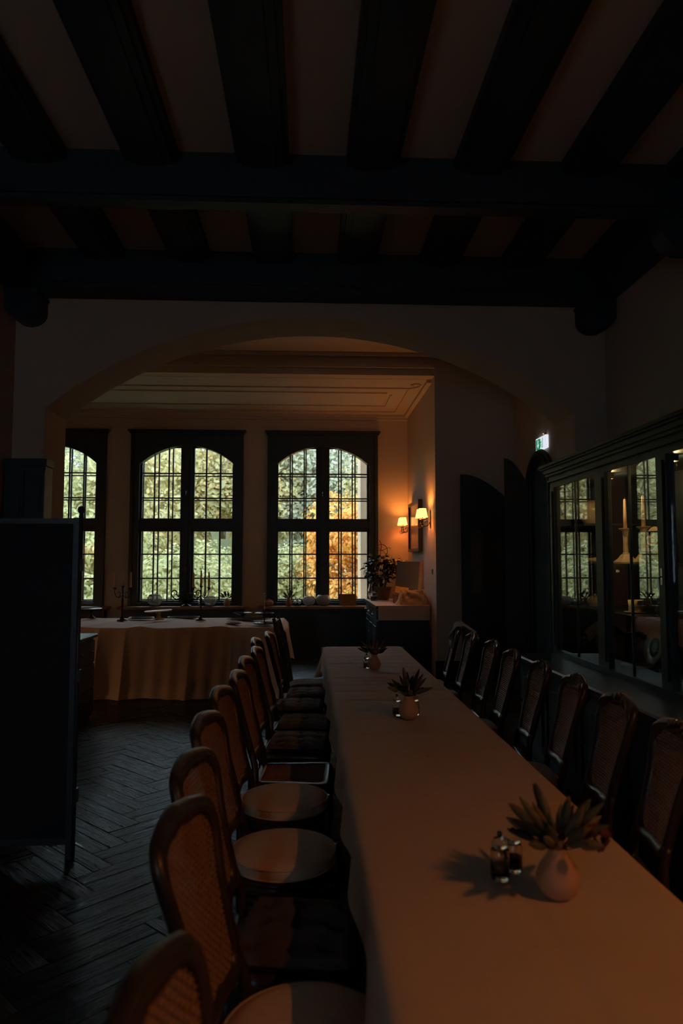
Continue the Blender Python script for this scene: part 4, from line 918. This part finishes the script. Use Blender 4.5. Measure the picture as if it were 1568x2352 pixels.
# ---- emergency exit sign
t = thing('exit_sign', 'lit emergency exit sign with green arrow field over the arched doorway', 'sign', (XM, 8.385, 3.0))
MB().box(-.035, -.001, -.18, .18, 0, .155).build('sign_box', 'sign_white', t)
pan = MB().box(-.0375, -.0352, .02, .165, .012, .14).build('green_field', 'sign_green', t)
MB().prism([(.092, .025), (.125, .07), (.104, .07), (.104, .128), (.080, .128), (.080, .07), (.059, .07)], -.0395, -.0378, 'x').build('arrow', 'sign_white', pan)
MB().box(-.0372, -.0352, -.075, -.062, .02, .135).box(-.0372, -.0352, -.062, -.03, .02, .03).build('door_mark', 'sign_green', t)
mb = MB().prism([(.0, .128), (-.012, .128), (-.014, .112), (-.002, .110)], -.0372, -.0352, 'x').prism([(.004, .105), (-.014, .105), (-.016, .066), (-.002, .066)], -.0372, -.0352, 'x').prism([(-.002, .068), (-.016, .068), (-.034, .04), (-.024, .034)], -.0372, -.0352, 'x').prism([(.006, .068), (-.006, .068), (.010, .024), (.020, .028)], -.0372, -.0352, 'x').prism([(.004, .103), (.014, .084), (.008, .080), (-.002, .096)], -.0372, -.0352, 'x').prism([(-.014, .103), (-.030, .088), (-.026, .082), (-.012, .092)], -.0372, -.0352, 'x')
mb.build('running_figure', 'sign_green', t)
MB().box(-.03, -.001, -.12, -.07, .17, .185).build('status_bracket', 'dark_silver', t); MB().lathe([(.001, -.006), (.007, 0), (.001, .006)], 10, (-.034, -.095, .177)).build('status_light', 'led_orange', t, True)

# ================================================================== LEFT SIDE
t = thing('folding_screen', 'tall dark cloth folding screen with ball finials at the left edge', 'folding screen', (-1.30, 4.08, 0), R(0))
def leafpanel(t, p0, p1):
    d = Vector((p1[0] - p0[0], p1[1] - p0[1], 0)); L = d.length; a = math.atan2(d.y, d.x)
    f = MB().box(.0, .03, -.012, .012, .002, 1.89).box(L - .03, L, -.012, .012, .002, 1.89).box(.03, L - .03, -.011, .011, 1.855, 1.885).box(.03, L - .03, -.011, .011, .085, .12).build('panel_frame', 'dark_wood', t, False, (p0[0], p0[1], 0), (0, 0, a))
    MB().box(.03, L - .03, -.004, .004, .115, 1.86).build('panel_cloth', 'screen_cloth', f)
    return f
leafpanel(t, (0, 0), (-.58, -.02)); leafpanel(t, (-.60, -.02), (-1.08, .30))
MB().tube([(.008, 0, .002), (.008, 0, 1.90)], .013, 8).lathe([(.001, 1.90), (.013, 1.90), (.010, 1.912), (.018, 1.922), (.021, 1.937), (.016, 1.952), (.001, 1.958)], 14, (.008, 0, 0)).build('post', 'dark_wood', t, True)
for z in (.35, 1.0, 1.62): MB().box(.012, .030, -.014, .014, z - .035, z + .035).build('hinge', 'bronze', t)
t = thing('tall_cupboard', 'dark tall cupboard against the arch pier behind the folding screen', 'cupboard', (-2.362, 6.05, 0))
MB().box(-.17, .165, -.07, .095, .06, 2.44).build('body', 'dark_wood', t); MB().box(-.18, .18, -.09, .095, 2.44, 2.50).build('crown_moulding', 'dark_wood', t); MB().box(-.16, .15, -.06, .09, .0, .06).build('plinth', 'dark_wood', t)
for x0 in (-.165, .002):
    d_ = MB().box(x0, x0 + .162, -.085, -.07, .10, 2.40).box(x0 + .03, x0 + .132, -.092, -.085, .2, 1.1).box(x0 + .03, x0 + .132, -.092, -.085, 1.2, 2.3).build('door', 'dark_wood', t)
    MB().lathe([(.001, -.012), (.012, 0), (.001, .012)], 8, (x0 + (.148 if x0 < 0 else .014), -.098, 1.15)).build('knob', 'bronze', d_, True)
t = thing('drawer_chest', 'low dark chest of drawers beyond the folding screen', 'chest', (-2.55, 7.32, 0))
MB().box(-.32, .30, -.30, .30, .05, .85).build('body', 'dark_wood', t); MB().cbox(-.34, .335, -.33, .33, .85, .885, .008).build('top', 'dark_wood', t); MB().box(-.30, .28, -.28, .28, 0, .05).build('plinth', 'dark_wood', t)
for k, (z0, z1) in enumerate(((.08, .32), (.34, .58), (.60, .82))):
    d_ = MB().box(.30, .318, -.28, .28, z0, z1).build('drawer', 'dark_wood', t)
    for yy in (-.17, .17): MB().lathe([(.001, -.012), (.014, 0), (.001, .012)], 8, (.330, yy, (z0 + z1) / 2)).build('knob', 'silver', d_, True)

# ================================================================== DISPLAY CABINET
KX, KF, KB = 2.15, 1.84, 2.66      # glass plane, base front, back
KY0, KY1 = 3.30, 6.10
k = thing('display_cabinet', 'long dark glazed display cabinet along the right wall', 'cabinet', (0, 0, 0))
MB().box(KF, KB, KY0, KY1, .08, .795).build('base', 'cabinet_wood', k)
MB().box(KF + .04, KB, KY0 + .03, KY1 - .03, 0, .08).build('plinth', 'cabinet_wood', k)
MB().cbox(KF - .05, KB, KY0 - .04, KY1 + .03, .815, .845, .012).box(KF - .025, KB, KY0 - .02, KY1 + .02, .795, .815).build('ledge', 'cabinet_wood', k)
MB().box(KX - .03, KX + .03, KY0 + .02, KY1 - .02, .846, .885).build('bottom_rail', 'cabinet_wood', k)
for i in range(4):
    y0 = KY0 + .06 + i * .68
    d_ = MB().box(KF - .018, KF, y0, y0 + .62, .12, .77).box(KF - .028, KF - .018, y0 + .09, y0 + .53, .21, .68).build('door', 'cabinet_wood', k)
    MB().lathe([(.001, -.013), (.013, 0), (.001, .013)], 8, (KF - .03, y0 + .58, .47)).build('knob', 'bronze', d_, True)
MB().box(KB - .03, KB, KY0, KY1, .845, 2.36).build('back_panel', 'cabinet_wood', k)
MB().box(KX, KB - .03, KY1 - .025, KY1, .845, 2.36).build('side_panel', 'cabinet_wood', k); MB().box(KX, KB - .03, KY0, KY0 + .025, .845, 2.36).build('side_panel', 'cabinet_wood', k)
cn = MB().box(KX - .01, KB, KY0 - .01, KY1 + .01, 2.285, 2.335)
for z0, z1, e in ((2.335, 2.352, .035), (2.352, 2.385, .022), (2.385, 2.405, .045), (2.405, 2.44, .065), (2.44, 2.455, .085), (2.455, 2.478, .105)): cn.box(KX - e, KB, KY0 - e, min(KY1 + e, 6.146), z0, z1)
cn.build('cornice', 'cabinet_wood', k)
for y0, y1 in ((6.00, 6.10), (4.955, 5.13), (4.08, 4.205), (3.30, 3.42)):
    MB().box(KX - .022, KX + .03, y0, y1, .885, 2.285).box(KX - .034, KX - .022, y0 + .03, y1 - .03, .93, 2.25).build('stile', 'cabinet_wood', k)
for y0, y1 in ((5.565, 6.0), (5.13, 5.565), (4.61, 4.955), (4.205, 4.61), (3.76, 4.08), (3.42, 3.76)):
    f_ = MB().box(-.003, .003, -(y1 - y0) / 2 + .004, (y1 - y0) / 2 - .004, .885, 2.285).build('glass_pane', 'cabinet_glass', k, False, (KX, (y0 + y1) / 2, 0), (0, 0, -.0135 + rnd(-.0008, .0008)))
for y in (5.565, 4.61, 3.76): MB().box(KX - .008, KX + .008, y - .006, y + .006, .885, 2.285).build('glazing_bar', 'cabinet_wood', k)
for y in (4.14,): MB().box(KX - .04, KX - .034, y - .012, y + .012, 1.50, 1.60).tube([(KX - .04, y, 1.55), (KX - .06, y, 1.54), (KX - .055, y, 1.47)], .005, 6).build('key_plate', 'silver', k)
for z, y0, y1 in ((1.27, KY0 + .03, KY1 - .03), (1.625, KY0 + .03, KY1 - .03), (1.945, 5.55, KY1 - .03)):
    MB().box(KX + .06, KB - .031, y0, y1, z - .016, z).build('shelf', 'cabinet_wood', k)
for y, w_ in ((5.045, 6.0), (4.14, 8.0)):  # fill lamps with housings, added out of sight behind the stiles to brighten the china
    MB().box(KX + .032, KX + .075, y - .03, y + .03, 2.245, 2.284).build('cabinet_fill_housing', 'bronze', k)
    L = bpy.data.lights.new('cabinet_fill_lamp', 'POINT'); L.energy = w_; L.color = (1.0, .60, .24); L.shadow_soft_size = .012
    lo = bpy.data.objects.new('cabinet_fill_lamp', L); COL.objects.link(lo); lo.location = (KX + .055, y, 2.225)
MB().box(KX + .062, KX + .10, 4.985, 5.09, 1.592, 1.608).build('cabinet_fill_housing', 'bronze', k)  # one more hidden fill lamp, added under the shelf to light the mug
L = bpy.data.lights.new('cabinet_fill_lamp', 'POINT'); L.energy = 1.6; L.color = (1.0, .60, .24); L.shadow_soft_size = .012
lo = bpy.data.objects.new('cabinet_fill_lamp', L); COL.objects.link(lo); lo.location = (KX + .08, 5.03, 1.57)
XS = 2.40
def candlestick(label, y, z=1.626):
    t = thing('candlestick', label, 'candlestick', (XS - .02, y, z), 0, 'square-based candlesticks in the cabinet')
    MB().lathe([(.001, 0), (.098, 0), (.098, .012), (.062, .038), (.046, .058), (.040, .066), (.026, .070), (.026, .078), (.020, .082), (.019, .185), (.024, .235), (.028, .245), (.050, .258), (.052, .264), (.012, .265), (.001, .265)], 8).build('stick', 'china', t)
    c = MB().lathe([(.001, .262), (.0145, .262), (.013, .36), (.009, .478), (.003, .486), (.001, .487)], 12).build('candle', 'wax', t, True)
    MB().tube([(0, 0, .485), (.002, .002, .50)], .0016, 5).build('wick', 'ink', c); return t
candlestick('pale square-based candlestick with taper, left one behind the cabinet glass', 5.19)
candlestick('pale square-based candlestick with taper, right one behind the cabinet glass', 4.90)
def plate(label, loc, r, rot, name='decor_plate'):
    t = thing(name, label, 'plate', loc, 0, 'standing plates in the cabinet')
    h = MB().lathe([(.001, 0), (r * .62, 0), (r * .70, .006), (r, .018), (r * .99, .022), (r * .68, .011), (.001, .006)], 40).build('plate_body', 'china', t, True, (0, 0, r), rot)
    MB().lathe([(r * .30, .0075), (r * .62, .0085), (r * .62, .0092), (r * .30, .0082)], 32, (0, 0, .001), False).build('painted_band', 'china_blue', h, True)
    return t
plate('round plate with dark painted scene standing behind the candlesticks', (2.53, 5.06, 1.627), .135, (0, R(-78), 0))
plate('round plate standing at the bottom right of the cabinet', (2.52, 5.06, .888), .13, (0, R(-78), 0))
plate('round plate standing at the bottom left of the cabinet', (2.50, 5.90, .888), .12, (0, R(-78), 0))
t = thing('mug', 'cream handled mug on the lower cabinet shelf', 'mug', (2.37, 5.03, 1.271), R(0))
MB().lathe([(.001, .006), (.05, .006), (.054, .012), (.050, .05), (.056, .092), (.053, .092), (.047, .05), (.045, .012), (.001, .012)], 24).build('cup_body', 'china', t, True)
MB().tube([(-.01, .054, .08), (-.01, .092, .078), (-.01, .09, .05), (-.01, .062, .022), (-.01, .05, .018)], .0048, 7, 4).build('handle', 'china', t, True)
MB().lathe([(.001, 0), (.07, 0), (.085, .007), (.083, .009), (.05, .005), (.001, .005)], 24).build('saucer', 'china', t, True)
def goblet(label, loc, s_=1):
    t = thing('wine_glass', label, 'glass', loc, 0, 'stemmed glasses in the cabinet')
    MB().lathe([(.001, 0), (.034, .001), (.034, .003), (.006, .008), (.004, .05), (.006, .062), (.028, .08), (.036, .11), (.031, .15), (.030, .15), (.034, .11), (.026, .083), (.001, .07)], 22).build('glass_body', 'clear_glass', t, True); t.scale = (s_,) * 3; return t
goblet('round stemmed glass on the lower shelf beside the mug', (2.36, 4.72, 1.271), 1.0)
goblet('stemmed glass on the middle shelf in front of the painted plate', (2.25, 4.50, 1.627), 1.4)
goblet('small cut glass standing at the bottom of the cabinet, left pane', (2.30, 5.84, .888), 1.0)
t = thing('soup_tureen', 'tall rounded tureen on the short upper shelf of the cabinet', 'tureen', (2.40, 5.84, 1.946))
MB().lathe([(.001, 0), (.07, 0), (.085, .02), (.115, .07), (.122, .12), (.122, .135), (.105, .175), (.05, .205), (.016, .212), (.001, .213)], 30).build('body', 'china', t, True)
t = thing('lidded_box', 'low lidded china dish on the middle cabinet shelf', 'dish', (2.38, 5.73, 1.627)); MB().lathe([(.001, 0), (.08, 0), (.095, .02), (.098, .035), (.001, .05)], 26).build('body', 'china', t, True)
t = thing('serving_bowl', 'footed serving bowl on the middle shelf in front of the painted plate', 'bowl', (2.34, 4.72, 1.627))
MB().lathe([(.001, 0), (.05, 0), (.045, .012), (.075, .045), (.085, .075), (.098, .082), (.096, .086), (.08, .08), (.06, .045), (.001, .03)], 30, (0, 0, 0), True, .62, 1).build('body', 'china', t, True)
t = thing('sugar_bowl', 'lidded sugar bowl on the lower cabinet shelf, left pane', 'sugar bowl', (2.37, 5.76, 1.271))
MB().lathe([(.001, 0), (.04, 0), (.06, .03), (.062, .06), (.055, .075), (.001, .075)], 22).build('body', 'china', t, True); MB().lathe([(.001, .075), (.058, .076), (.03, .088), (.008, .092), (.012, .102), (.001, .106)], 18).build('lid', 'china', t, True)
t = thing('flat_dish', 'flat oval dish lying at the bottom of the cabinet', 'dish', (2.36, 5.02, .888)); MB().lathe([(.001, 0), (.08, 0), (.115, .016), (.113, .019), (.08, .005), (.001, .005)], 26).build('body', 'china', t, True)
